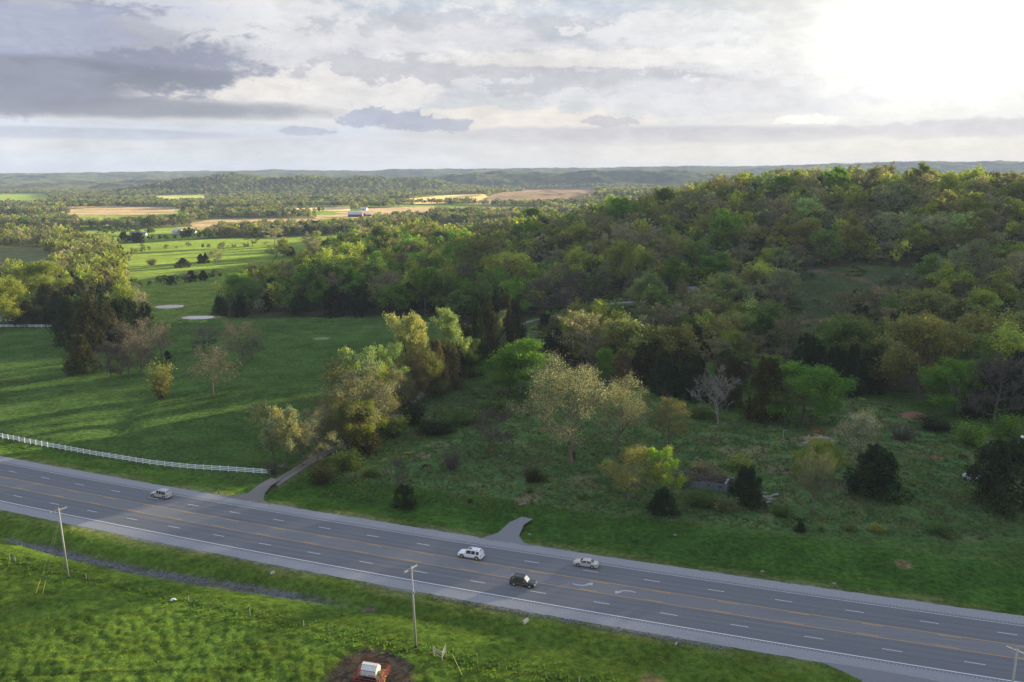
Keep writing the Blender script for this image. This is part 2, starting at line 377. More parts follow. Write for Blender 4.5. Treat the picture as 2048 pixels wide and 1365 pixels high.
def zone_masks(x, y):
    r = np.hypot(x, y); off = road_off(x, y)
    C = np.zeros((len(x), 3)); C[:] = (0.052, 0.094, 0.025)
    far = r > 620
    C[far] = (0.062, 0.075, 0.035)
    opn = far & (open_land(x, y) < 0) & (r < 3400) & (T(x, y) < 13)
    pick_ = fbm(x*0.6, y, 420, 2, 611)[opn]
    C[opn] = np.where((pick_ > .22)[:, None], np.array((0.26, 0.21, 0.13)), np.where((pick_ > -.05)[:, None], np.array((0.10, 0.155, 0.034)), np.where((pick_ > -.25)[:, None], np.array((0.12, 0.15, 0.045)), np.array((0.075, 0.10, 0.035)))))
    rough = np.zeros(len(x))
    w = np.zeros(len(x), bool)
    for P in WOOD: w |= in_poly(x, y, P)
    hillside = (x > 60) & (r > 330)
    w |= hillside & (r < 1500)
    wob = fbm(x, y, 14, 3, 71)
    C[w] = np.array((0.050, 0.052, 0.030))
    for P in CLEAR:
        m = in_poly(x, y, P); w &= ~m; C[m] = (0.062, 0.085, 0.034)
    o = in_poly(x+wob*4, y+wob*4, OVER)
    C[o] = (0.064, 0.112, 0.038); rough[o] = 1.0
    allf = np.zeros(len(x), bool)
    for n, L in FIELDS.items():
        for P, col in L:
            m = in_poly(x, y, P); C[m] = col; allf |= m
    verge = (np.abs(off) < 30)
    vr = sstep(-off, 10, 40)
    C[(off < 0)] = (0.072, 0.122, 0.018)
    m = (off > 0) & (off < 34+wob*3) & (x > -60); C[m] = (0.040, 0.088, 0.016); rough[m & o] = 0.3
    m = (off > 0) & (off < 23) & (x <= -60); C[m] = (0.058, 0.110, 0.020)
    # worn straw-coloured edge of the verge
    e = np.exp(-((np.abs(off)-14.3-wob*0.8)/1.3)**2)*np.clip(0.65+wob, 0, 1)
    C = C*(1-e[:, None]*0.75)+np.array((0.15, 0.16, 0.06))*(e*0.75)[:, None]
    e = np.exp(-((np.abs(off)-12.9-wob*0.3)/0.5)**2)*np.clip(0.5+1.2*wob, 0, 1)
    C = C*(1-e[:, None])+np.array((0.22, 0.21, 0.19))*e[:, None]
    # straw and bare patches in the rough field
    p = sstep(fbm(x, y, 11, 4, 83), 0.10, 0.42)*(rough > 0.5)
    C = C*(1-p[:, None]*0.32)+np.array((0.18, 0.155, 0.085))*(p*0.32)[:, None]
    # ploughed rows
    for P, col in FIELDS['rows']:
        m = in_poly(x, y, P); s = 0.5+0.5*np.sin(y/7.5+wob); C[m] = C[m]*(1-0.5*s[m, None])+np.array((0.17, 0.13, 0.09))*0.5*s[m, None]
    for P, col in FIELDS['tan2']+FIELDS['tan1']:
        m = in_poly(x, y, P); s = 0.85+0.2*np.sin(y/22.0+wob*2); C[m] *= s[m, None]
    # mud round the feeder
    d = np.hypot((x-FEED.x), (y-FEED.y)*0.95)+wob*1.2
    k = 1-sstep(d, 6.0, 7.8); C = C*(1-k[:, None])+np.array((0.070, 0.058, 0.044))*k[:, None]
    # trodden cattle path and the taller grass along the wire fence
    k = np.exp(-((line_dist(x, y, CATTLE)+wob*.25)/0.28)**2); C = C*(1-k[:, None]*0.6)
    k = np.exp(-((off+30.9+wob*.5)/0.8)**2); C = C*(1-k[:, None]*0.42)
    # ditch bed
    dd = off+21.2+1.2*np.sin(x/17.0)
    k = np.exp(-(dd/1.5)**4)*sstep(-x, 25, 45)*(1-sstep(-x, 100, 106)); C = C*(1-k[:, None]*0.9)+np.array((0.10, 0.10, 0.10))*(k*0.9)[:, None]
    # bare earth beside tracks and ponds
    for (px_, py_, ra, rb) in PONDS:
        d = np.sqrt(((x-px_)/ra)**2+((y-py_)/rb)**2)+wob*0.25
        k = np.exp(-((d-1.18)/0.16)**2); C = C*(1-k[:, None]*0.8)+np.array((0.20, 0.15, 0.095))*(k*0.8)[:, None]
    for L, ww, col in ((TRACK, 3.0, (0.15, 0.10, 0.06)), (TRACK2, 2.6, (0.13, 0.095, 0.06))):
        k = 1-sstep(line_dist(x, y, L)+wob*2, ww*0.5, ww); C = C*(1-k[:, None])+np.array(col)*k[:, None]
    k = (1-sstep(line_dist(x, y, DRIVE), 2.0, 4.0)); C = C*(1-k[:, None]*0.6)+np.array((0.10, 0.095, 0.06))*(k*0.6)[:, None]
    for (cx_, cy_, rr_, col) in SPOTS:
        d = np.hypot((x-cx_), (y-cy_))+wob*rr_*0.8
        k = 1-sstep(d, rr_*0.5, rr_); C = C*(1-k[:, None]*0.85)+np.array(col)*(k*0.85)[:, None]
    return C, w, allf, o, rough
SPOTS = []
for (px_, py_, rr_, col) in ((1525, 652, 9, (0.20, 0.11, 0.06)), (1640, 878, 5, (0.24, 0.20, 0.15)), (1600, 885, 4, (0.22, 0.19, 0.13)), (1640, 862, 3, (0.22, 0.12, 0.07)),
                             (1870, 915, 4, (0.20, 0.15, 0.09)), (1380, 620, 10, (0.17, 0.13, 0.08)), (1290, 672, 10, (0.20, 0.12, 0.08)), (1060, 822, 4, (0.2, 0.10, 0.055)), (1050, 1000, 3.5, (0.13, 0.12, 0.06)), (1070, 990, 3.5, (0.12, 0.11, 0.06)),
                             (848, 912, 2.2, (0.2, 0.14, 0.09)), (1165, 955, 5, (0.13, 0.13, 0.07)), (640, 678, 4, (0.2, 0.2, 0.14)), (1810, 1130, 3, (0.15, 0.12, 0.06)), (1500, 905, 8, (0.15, 0.14, 0.08)), (1560, 940, 6, (0.13, 0.12, 0.07)), (740, 1220, 2, (0.12, 0.1, 0.07)), (1300, 1362, 3, (0.16, 0.13, 0.06))):
    p_ = at(px_, py_); SPOTS.append((p_.x, p_.y, rr_, col))

# ------------------------------------------------------------------ the ground, one sheet to the horizon
def detail(x, y, rough, w, off):
    r = np.hypot(x, y)
    near = 1-sstep(r, 500, 900)
    t1 = fbm(x, y, 1.7, 2, 101); t2 = fbm(x, y, 7.5, 2, 107)
    amp = 0.08+0.09*sstep(-off, 30, 36)+0.05*rough
    z = (t1*amp*1.5+np.abs(t2)*amp*1.1)*near
    calm = sstep(np.abs(off), 13.0, 17.0)
    calm = calm*sstep(line_dist(x, y, DRIVE), 2.0, 4.5)*sstep(line_dist(x, y, STUB), 3.0, 6.0)*sstep(line_dist(x, y, DRIVE[:2]), 6.0, 12.0)*sstep(line_dist(x, y, STUB[:2]), 6.0, 12.0)
    calm = calm*(0.35+0.65*sstep(np.hypot(x-FEED.x, y-FEED.y), 6, 8))
    return z*calm
def build_ground():
    az_f = np.arange(-41.0, 41.001, 0.10)
    az_c = np.arange(44, 317, 3.0)
    azs = np.radians(np.concatenate([az_f, az_c]))
    rr = [1.0, 25, 50, 70, 85]; r = 95.0
    while r < 1250: rr.append(r); r *= 1.0042
    while r < 12500: rr.append(r); r *= 1.0085
    rr = np.array(rr)
    na, nr = len(azs), len(rr)
    A, RRg = np.meshgrid(azs, rr)
    x = (np.sin(A)*RRg).ravel(); y = (np.cos(A)*RRg).ravel()
    off = road_off(x, y)
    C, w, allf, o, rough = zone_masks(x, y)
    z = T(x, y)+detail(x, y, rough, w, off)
    # carriageway bed sinks under the asphalt
    z = z-0.22*(1-sstep(np.abs(off), 11.7, 12.6))-0.02
    # wooded far country: the canopy itself is bumpy
    fr = np.hypot(x, y); cm = sstep(fr, 3600, 4300)*(~allf)
    can = 8*np.abs(fbm(x, y, 46, 2, 121))+5*fbm(x, y, 150, 2, 125)+9
    z = z+cm*can
    z = z-0.6*sstep(fr, 9000, 12500)*0
    idx = np.arange(na*nr).reshape(nr, na)
    a = idx[:-1, :]; b = np.roll(idx, -1, 1)[:-1, :]; c_ = np.roll(idx, -1, 1)[1:, :]; d = idx[1:, :]
    Fq = np.stack([a, d, c_, b], -1).reshape(-1, 4)
    m, t, out = new_mat("grass_and_earth")
    at_ = t.node('ShaderNodeAttribute', attribute_name='soil'); alb = at_.outputs['Color']
    geo = t.node('ShaderNodeNewGeometry'); pos = geo.outputs['Position']
    n1 = t.noise(pos, 0.8, 6, 0.75); n2 = t.noise(pos, 0.11, 4, 0.6); n3 = t.noise(pos, 0.02, 5, 0.6)
    n4 = t.noise(t.vmul(pos, (0.25, 1.6, 1.0)), 0.35, 4, 0.7)
    k = t.m('ADD', t.m('MULTIPLY', t.smooth(n1, 0.3, 0.7), 0.80), 0.55)
    k = t.m('MULTIPLY', k, t.m('ADD', t.m('MULTIPLY', t.smooth(n2, 0.3, 0.7), 0.40), 0.80))
    k = t.m('MULTIPLY', k, t.m('ADD', t.m('MULTIPLY', t.smooth(n3, 0.3, 0.7), 0.30), 0.85))
    colr = t.mix(1.0, alb, t.vec(k, k, k), 'MULTIPLY')
    yel = t.mix(1.0, colr, (1.38, 1.10, 0.85), 'MULTIPLY')
    colr = t.mix(t.smooth(n4, 0.48, 0.72), colr, yel)
    dk = t.mix(1.0, colr, (0.50, 0.62, 0.72), 'MULTIPLY')
    colr = t.mix(t.smooth(t.noise(pos, 0.3, 5, 0.7), 0.55, 0.75), colr, dk)
    df = t.node('ShaderNodeBsdfDiffuse'); t.put(df, 'Color', colr)
    bp = t.node('ShaderNodeBump'); t.put(bp, 'Height', t.noise(pos, 2.6, 4, 0.7)); t.put(bp, 'Strength', 0.9); t.put(bp, 'Distance', 0.35)
    sh = t.node('ShaderNodeBsdfSheen'); t.put(sh, 'Roughness', 0.45); t.put(sh, 'Color', t.mix(1.0, colr, (0.9, 0.85, 0.65), 'MULTIPLY'))
    t.l.new(bp.outputs[0], df.inputs['Normal'])
    ad = t.node('ShaderNodeAddShader'); t.l.new(df.outputs[0], ad.inputs[0]); t.l.new(sh.outputs[0], ad.inputs[1]); t.l.new(ad.outputs[0], out.inputs[0])
    me = mesh_np("ground", np.stack([x, y, z], 1), Fq, m, smooth=True)
    ca = me.color_attributes.new("soil", 'FLOAT_COLOR', 'POINT')
    # colour of the far canopy
    cv = fbm(x, y, 60, 2, 131)+0.9*fbm(x, y, 330, 3, 135)
    cc = np.array((0.048, 0.060, 0.036))+np.clip(cv, -0.5, 0.8)[:, None]*np.array((0.055, 0.060, 0.012))
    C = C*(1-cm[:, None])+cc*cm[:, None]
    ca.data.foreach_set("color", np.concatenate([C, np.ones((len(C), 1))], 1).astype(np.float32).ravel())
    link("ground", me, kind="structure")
build_ground()
def zg(x, y):
    """height of the drawn ground"""
    X = np.array([x]); Y = np.array([y]); o_ = in_poly(X, Y, OVER).astype(float)
    return float(T(X, Y)[0]+detail(X, Y, o_, o_, road_off(X, Y))[0])-0.02

# ------------------------------------------------------------------ road, drives, markings
def road_mat():
    m, t, out = new_mat("asphalt")
    b = t.node('ShaderNodeBsdfPrincipled'); t.l.new(b.outputs[0], out.inputs[0])
    uv = t.node('ShaderNodeAttribute', attribute_name='lane'); sp = t.node('ShaderNodeSeparateXYZ'); t.l.new(uv.outputs['Vector'], sp.inputs[0])
    u, v = sp.outputs[0], sp.outputs[1]       # u offset from the middle in metres, v along
    ab = t.m('ABSOLUTE', u)
    nn = t.noise(t.vec(t.m('MULTIPLY', u, 1.0), t.m('MULTIPLY', v, 0.02), 0.0), 1.1, 5, 0.6)
    fine = t.noise(t.vec(u, v, 0.0), 1.6, 6, 0.7)
    patch = t.noise(t.vec(t.m('MULTIPLY', u, 0.3), t.m('MULTIPLY', v, 0.05), 5.0), 1.0, 3, 0.5)
    lane = t.mix(nn, (0.125, 0.128, 0.134), (0.180, 0.182, 0.188))
    turn = t.mix(nn, (0.155, 0.155, 0.158), (0.200, 0.198, 0.198))
    # wheel tracks polish the two lanes each side
    w1 = t.m('ABSOLUTE', t.m('SUBTRACT', t.m('ABSOLUTE', t.m('SUBTRACT', t.m('MODULO', t.m('SUBTRACT', ab, 2.0), 3.6), 1.8)), 0.9))
    wt_ = t.m('SUBTRACT', 1.0, t.smooth(w1, 0.15, 0.6))
    lane = t.mix(t.m('MULTIPLY', wt_, 0.35), lane, (0.105, 0.107, 0.114))
    col = t.mix(t.smooth(ab, 1.7, 2.1), turn, lane)
    sh = t.mix(fine, (0.235, 0.237, 0.240), (0.315, 0.313, 0.310))
    sh = t.mix(t.m('MULTIPLY', t.smooth(nn, 0.35, 0.7), 0.4), sh, (0.24, 0.245, 0.26))
    col = t.mix(t.smooth(ab, 9.35, 9.75), col, sh)
    col = t.mix(1.0, col, t.mix(fine, (0.84, 0.84, 0.84), (1.14, 1.14, 1.14)), 'MULTIPLY')
    col = t.mix(t.smooth(patch, 0.6, 0.75), col, t.mix(1.0, col, (0.86, 0.86, 0.88), 'MULTIPLY'))
    # crack-seal lines and rumble strip
    rum = t.m('MULTIPLY', t.m('GREATER_THAN', t.m('MODULO', v, 0.6), 0.32), t.m('MULTIPLY', t.m('GREATER_THAN', ab, 9.6), t.m('LESS_THAN', ab, 9.95)))
    col = t.mix(t.m('MULTIPLY', rum, 0.6), col, (0.07, 0.07, 0.075))
    jt = t.m('SUBTRACT', 1.0, t.smooth(t.m('ABSOLUTE', t.m('SUBTRACT', ab, t.m('ADD', 7.4, t.m('MULTIPLY', nn, 0.15)))), 0.03, 0.09))
    col = t.mix(t.m('MULTIPLY', jt, 0.5), col, (0.05, 0.05, 0.055))
    t.put(b, 'Base Color', col); t.put(b, 'Roughness', 0.85); t.put(b, 'Specular IOR Level', 0.3)
    bp = t.node('ShaderNodeBump'); t.put(bp, 'Height', fine); t.put(bp, 'Strength', 0.25); t.put(bp, 'Distance', 0.02); t.l.new(bp.outputs[0], b.inputs['Normal'])
    return m
def road_strip(name, xs, o0, o1, z, mat, cols=1, ragged=0.0, parent=None, **kw):
    xs = np.asarray(xs, float); n = len(xs)
    s = road_slope(xs); L = np.sqrt(1+s*s)
    arc = np.concatenate([[0], np.cumsum(np.hypot(np.diff(xs), np.diff(road_y(xs))))])
    V = []; U = []
    for j in range(cols+1):
        o = o0+(o1-o0)*j/cols+np.zeros(n)
        if ragged and j in (0, cols): o = o+ragged*(fbm(arc, arc*0+j*31, 2.2, 3, 5+j)*2.0+0.6*fbm(arc, arc*0, 17, 2, 8+j))
        V.append(np.stack([xs-o*s/L, road_y(xs)+o/L, np.full(n, z)], 1)); U.append(np.stack([o, arc, o*0], 1))
    V = np.concatenate(V); U = np.concatenate(U)
    Fq = []
    for j in range(cols):
        i = np.arange(n-1)+j*n
        Fq.append(np.stack([i, i+1, i+1+n, i+n], 1))
    me = mesh_np(name, V, np.concatenate(Fq), mat)
    a = me.attributes.new("lane", 'FLOAT_VECTOR', 'POINT'); a.data.foreach_set("vector", U.astype(np.float32).ravel())
    return link(name, me, parent, **kw)
ROADM = road_mat()
road = road_strip("road", np.arange(-420, 520, 0.8), -12.8, 12.8, 0.0, ROADM, 2, ragged=0.16, kind="structure")
WHITE = simple("road_paint_white", (0.70, 0.70, 0.68), 0.7, var=0.25, scale=4)
YELLOW = simple("road_paint_yellow", (0.56, 0.32, 0.055), 0.7, var=0.25, scale=4)
road_strip("edge_line", np.arange(-420, 520, 2.0), 9.03, 9.19, 0.005, simple("road_paint_worn_white", (0.46, 0.46, 0.46), 0.7, var=0.5, scale=1.2), kind="structure", parent=road)
road_strip("edge_line", np.arange(-420, 520, 2.0), -9.24, -9.04, 0.005, WHITE, kind="structure", parent=road)
road_strip("lane_line", np.arange(-420, 520, 2.0), 2.04, 2.18, 0.005, YELLOW, kind="structure", parent=road)
road_strip("lane_line", np.arange(-420, 520, 2.0), -2.18, -2.04, 0.005, YELLOW, kind="structure", parent=road)
# dashes: where they start is read off the photograph; 12.19 m apart
xs_f = np.arange(-420, 520, 0.05); arc_f = np.concatenate([[0], np.cumsum(np.hypot(np.diff(xs_f), np.diff(road_y(xs_f))))])
def x_at(s): return np.interp(s, arc_f, xs_f)
def dashes(off, x_start, length, mat, w, z=0.005):
    s0 = float(np.interp(x_start, xs_f, arc_f)); s0 -= 12.19*int(s0/12.19)
    V = []; Fq = []
    s = s0
    while s < arc_f[-1]-5:
        b_ = len(V)
        ss = np.linspace(s, s+length, 4)
        for q in ss:
            x_ = float(x_at(q)); V += [(*road_pt(x_, off-w/2), z), (*road_pt(x_, off+w/2), z)]
        for q in range(3): Fq.append([b_+2*q, b_+2*q+2, b_+2*q+3, b_+2*q+1])
        s += 12.19
    link("lane_dash", mesh_np("lane_dash", np.array(V), Fq, mat), road, kind="structure")
dashes(5.65, 23.9, 3.05, WHITE, 0.13)
dashes(-5.6, 28.4, 3.05, WHITE, 0.13)
dashes(1.78, 26.0, 3.6, YELLOW, 0.14)
dashes(-1.78, 25.0, 3.6, YELLOW, 0.14)
# turn arrows
ARROWM = simple("worn_arrow_paint", (0.42, 0.42, 0.40), 0.7, var=0.35, scale=3)
def arrow(px, py, flip):
    p = at(px, py)
    s = float(road_slope(p.x)); ang = math.atan(s)
    if flip: ang += math.pi
    P = []
    # curved shaft then a head turning across
    cen = [(-1.9, -0.25), (-1.0, -0.38), (-0.1, -0.28), (0.6, 0.12), (0.95, 0.50)]
    hw = [0.14, 0.16, 0.17, 0.17, 0.15]
    L_, R_ = [], []
    for i, (a, b) in enumerate(cen):
        a2, b2 = cen[min(i+1, 4)]; a1, b1 = cen[max(i-1, 0)]
        d = math.hypot(a2-a1, b2-b1); nx, ny = -(b2-b1)/d, (a2-a1)/d
        L_.append((a+nx*hw[i], b+ny*hw[i])); R_.append((a-nx*hw[i], b-ny*hw[i]))
    head = [(0.42, 0.62), (1.55, 0.22), (1.42, 1.35)]
    V = L_+R_+head
    Fc = [[i, i+5, i+6, i+1] for i in range(4)]+[[10, 11, 12]]
    rot = Matrix.Rotation(ang, 2)
    V3 = [(*(rot @ Vector(v)*1.08+Vector((p.x, p.y))), 0.006) for v in V]
    link("turn_arrow", mesh_np("turn_arrow", np.array(V3), Fc, ARROWM), road, kind="structure")
arrow(1167, 1170, False)
arrow(1249, 1183, True)

def path_strip(name, pts, widths, mat, lift=0.06, step=1.5, **kw):
    P = np.array(pts, float); seg = np.concatenate([[0], np.cumsum(np.hypot(*np.diff(P, axis=0).T))])
    s = np.arange(0, seg[-1], step)
    # smooth the traced line
    X = np.interp(s, seg, P[:, 0]); Y = np.interp(s, seg, P[:, 1]); W = np.interp(s, seg, widths)
    k = 9; ker = np.ones(k)/k
    X = np.convolve(np.pad(X, k//2, 'edge'), ker, 'valid'); Y = np.convolve(np.pad(Y, k//2, 'edge'), ker, 'valid')
    dx_ = np.gradient(X); dy_ = np.gradient(Y); l = np.hypot(dx_, dy_); nx, ny = -dy_/l, dx_/l
    V = []; U = []
    nc = 6
    for j in range(nc+1):
        q = (j/nc-0.5)*W
        if j in (0, nc): q = q*(1+0.12*fbm(s, s*0+j, 3.0, 3, 61))
        x = X+nx*q; y = Y+ny*q
        V.append(np.stack([x, y, T(x, y)+lift-(0.05 if j in (0, nc) else 0.0)], 1)); U.append(np.stack([q/W*2, s, s*0], 1))
    n = len(s); V = np.concatenate(V); U = np.concatenate(U)
    Fq = np.concatenate([np.stack([np.arange(n-1)+j*n, np.arange(n-1)+j*n+1, np.arange(n-1)+(j+1)*n+1, np.arange(n-1)+(j+1)*n], 1)[:, ::-1] for j in range(nc)])
    me = mesh_np(name, V, Fq, mat, smooth=True)
    a = me.attributes.new("lane", 'FLOAT_VECTOR', 'POINT'); a.data.foreach_set("vector", U.astype(np.float32).ravel())
    return link(name, me, kind="structure", **kw)
def gravel_mat(name, a, b_, mid):
    m, t, out = new_mat(name)
    uv = t.node('ShaderNodeAttribute', attribute_name='lane'); sp = t.node('ShaderNodeSeparateXYZ'); t.l.new(uv.outputs['Vector'], sp.inputs[0])
    geo = t.node('ShaderNodeNewGeometry')
    n1 = t.noise(geo.outputs['Position'], 2.2, 6, 0.75); n2 = t.noise(geo.outputs['Position'], 0.35, 3, 0.6)
    col = t.mix(n1, a, b_)
    ce = t.m('SUBTRACT', 1.0, t.smooth(t.m('ADD', t.m('ABSOLUTE', sp.outputs[0]), t.m('MULTIPLY', t.m('SUBTRACT', n2, 0.5), 0.5)), 0.10, 0.35))
    col = t.mix(t.m('MULTIPLY', ce, mid[3]), col, mid[:3])
    b = t.node('ShaderNodeBsdfPrincipled'); t.put(b, 'Base Color', col); t.put(b, 'Roughness', 0.95); t.put(b, 'Specular IOR Level', 0.2)
    bp = t.node('ShaderNodeBump'); t.put(bp, 'Height', n1); t.put(bp, 'Strength', 0.6); t.put(bp, 'Distance', 0.08)
    t.l.new(bp.outputs[0], b.inputs['Normal']); t.l.new(b.outputs[0], out.inputs[0])
    return m
GRAVEL = gravel_mat("gravel", (0.12, 0.112, 0.10), (0.24, 0.225, 0.20), (0.10, 0.105, 0.05, 0.55))
PALEG = gravel_mat("pale_gravel", (0.20, 0.19, 0.17), (0.34, 0.32, 0.29), (0.11, 0.12, 0.06, 0.7))
OLDASPH = gravel_mat("old_asphalt", (0.15, 0.15, 0.155), (0.24, 0.24, 0.24), (0.2, 0.2, 0.2, 0.1))
path_strip("path", DRIVE[:10], [3.4, 3.1, 3.0, 2.9, 3.1, 3.0, 3.0, 2.8, 2.8, 2.8], GRAVEL, lift=0.10)
path_strip("path", DRIVE[9:], [2.6]*7, PALEG, lift=0.12)
# flared aprons where the drives meet the road
def apron(name, pts, mat, z=-0.012):
    P = [at(*p) for p in pts]
    V = [(p.x, p.y, 0) for p in P]; Fc = [list(range(len(P)))]
    # subdivide so it follows the ground
    me = bpy.data.meshes.new(name); me.from_pydata(V, [], Fc); bm = bmesh.new(); bm.from_mesh(me)
    bmesh.ops.triangulate(bm, faces=bm.faces[:])
    for _ in range(2): bmesh.ops.subdivide_edges(bm, edges=bm.edges[:], cuts=2, use_grid_fill=True)
    bmesh.ops.triangulate(bm, faces=bm.faces[:])
    for v in bm.verts: v.co.z = -0.03 if abs(float(road_off(v.co.x, v.co.y))) < 12.2 else max(z, Ts(v.co.x, v.co.y)+0.03)
    bmesh.ops.recalc_face_normals(bm, faces=bm.faces[:]); bm.to_mesh(me); bm.free(); me.materials.append(mat)
    if me.polygons[0].normal.z < 0: me.flip_normals()
    a = me.attributes.new("lane", 'FLOAT_VECTOR', 'POINT'); a.data.foreach_set("vector", np.tile([1.0, 0, 0], len(me.vertices)).astype(np.float32))
    link(name, me, kind="structure")
apron("driveway", [(430, 992), (466, 993), (496, 988), (520, 974), (543, 958), (560, 963), (542, 978), (530, 990), (527, 1001), (545, 1012), (500, 1006), (450, 997)], GRAVEL)
apron("driveway", [(930, 1077), (965, 1076), (995, 1068), (1018, 1052), (1043, 1037), (1066, 1042), (1048, 1056), (1038, 1074), (1048, 1086), (1075, 1097), (1110, 1104), (1030, 1094)], OLDASPH)
# side road joining at the near right
apron("driveway", [(1640, 1324), (1700, 1332), (1760, 1342), (1860, 1360), (1960, 1380), (1990, 1420), (1800, 1420), (1745, 1385), (1722, 1362), (1700, 1350)], OLDASPH)

# ------------------------------------------------------------------ ponds
m, t, out = new_mat("pond_water")
b = t.node('ShaderNodeBsdfPrincipled'); t.put(b, 'Base Color', (0.30, 0.27, 0.21, 1)); t.put(b, 'Roughness', 0.12); t.put(b, 'Specular IOR Level', 0.9)
t.l.new(b.outputs[0], out.inputs[0]); POND = m
for i, (px_, py_, ra, rb) in enumerate(PONDS):
    n = 40; V = [(px_, py_, -0.12)]
    for k in range(n):
        a = 2*math.pi*k/n; q = 1.22+0.12*math.sin(3*a+i)+0.07*math.sin(5*a+2*i)
        V.append((px_+math.cos(a)*ra*q, py_+math.sin(a)*rb*q, -0.12))
    link("pond", mesh_np("pond", np.array(V), [[0, k+1, (k+1) % n+1] for k in range(n)], POND), kind="structure")

# ------------------------------------------------------------------ haze
def haze():
    m, t, out = new_mat("air")
    v = t.node('ShaderNodeVolumePrincipled'); t.put(v, 'Density', HAZE); t.put(v, 'Color', (0.54, 0.66, 0.88, 1)); t.put(v, 'Anisotropy', 0.0)
    t.l.new(v.outputs[0], out.inputs['Volume'])
    me = bpy.data.meshes.new("haze"); bm = bmesh.new(); bmesh.ops.create_cube(bm, size=1.0)
    for q in bm.verts: q.co = Vector((q.co.x*26000, q.co.y*26000, (q.co.z+0.5)*(HTOP+40)-40))
    bm.to_mesh(me); bm.free(); me.materials.append(m)
    link("haze", me, kind="stuff")
HAZE = 6.8e-5; HTOP = 240.0
haze()
# ------------------------------------------------------------------ foliage and bark
def leaf_mat(name, inst=False, trans=0.42, var=0.30, big=0.30):
    m, t, out = new_mat(name)
    if inst:
        a = t.node('ShaderNodeAttribute', attribute_name='tint', attribute_type='GEOMETRY'); col = a.outputs['Color']
        rnd = t.noise(t.node('ShaderNodeNewGeometry').outputs['Position'], 0.08, 2, 0.5)
    else:
        oi = t.node('ShaderNodeObjectInfo'); col = oi.outputs['Color']; rnd = oi.outputs['Random']
    geo = t.node('ShaderNodeNewGeometry')
    isl = geo.outputs['Random Per Island']
    k = t.m('ADD', t.m('MULTIPLY', isl, var*2), 1-var)
    c1 = t.mix(1.0, col, t.vec(k, k, k), 'MULTIPLY')
    # light and dark clumps put into the leaf colour, besides the crown's self-shadowing
    n = t.noise(geo.outputs['Position'], big, 3, 0.6)
    warm = t.mix(1.0, c1, (1.22, 1.10, 0.80), 'MULTIPLY'); cool = t.mix(1.0, c1, (0.72, 0.86, 0.95), 'MULTIPLY')
    c2 = t.mix(t.smooth(n, 0.35, 0.65), cool, warm)
    d = t.node('ShaderNodeBsdfDiffuse'); t.put(d, 'Color', c2)
    tr_ = t.node('ShaderNodeBsdfTranslucent'); t.put(tr_, 'Color', t.mix(1.0, c2, (1.2, 1.25, 0.82), 'MULTIPLY'))
    mx = t.node('ShaderNodeMixShader'); t.put(mx, 0, trans); t.l.new(d.outputs[0], mx.inputs[1]); t.l.new(tr_.outputs[0], mx.inputs[2])
    t.l.new(mx.outputs[0], out.inputs[0]); return m
LEAF = leaf_mat("leaves"); LEAF_FAR = leaf_mat("distant_leaves", inst=True, big=0.12, var=0.22)
NEEDLE = leaf_mat("cedar_needles", trans=0.15, var=0.35)
def bark(name, a, b):
    m, t, out = new_mat(name)
    tcn = t.node('ShaderNodeTexCoord'); n = t.noise(t.vmul(tcn.outputs['Object'], (30, 30, 6)), 1.0, 5, 0.7)
    d = t.node('ShaderNodeBsdfDiffuse'); t.put(d, 'Color', t.mix(n, a, b)); t.l.new(d.outputs[0], out.inputs[0]); return m
BARK = bark("bark_grey", (0.06, 0.05, 0.04), (0.17, 0.15, 0.125))
BARK_PALE = bark("bark_pale", (0.19, 0.17, 0.15), (0.38, 0.35, 0.31))
BARK_MID = bark('bark_brown', (0.09, 0.075, 0.055), (0.22, 0.19, 0.14))
TWIG = bark("twigs_tan", (0.15, 0.115, 0.08), (0.28, 0.22, 0.16))

def tube(V, Fq, P, rad, sides):
    """append a tapering tube along P"""
    P = np.asarray(P, float); n = len(P); b0 = sum(len(v) for v in V) if V else 0
    d = np.gradient(P, axis=0); d /= np.linalg.norm(d, axis=1)[:, None]+1e-9
    ref = np.array([0.31, 0.77, 0.55]); a = np.cross(d, ref); a /= np.linalg.norm(a, axis=1)[:, None]+1e-9; b = np.cross(d, a)
    th = np.arange(sides)*2*np.pi/sides
    ring = P[:, None, :]+(a[:, None, :]*np.cos(th)[None, :, None]+b[:, None, :]*np.sin(th)[None, :, None])*np.asarray(rad)[:, None, None]
    V.append(ring.reshape(-1, 3))
    i = np.arange(n-1)[:, None]*sides+np.arange(sides)[None, :]; j = np.arange(n-1)[:, None]*sides+(np.arange(sides)+1) % sides
    Fq.append((np.stack([i, j, j+sides, i+sides], -1).reshape(-1, 4))+b0)
def rot_about(v, ax, ang):
    ax = ax/(np.linalg.norm(ax)+1e-9)
    return v*math.cos(ang)+np.cross(ax, v)*math.sin(ang)+ax*np.dot(ax, v)*(1-math.cos(ang))
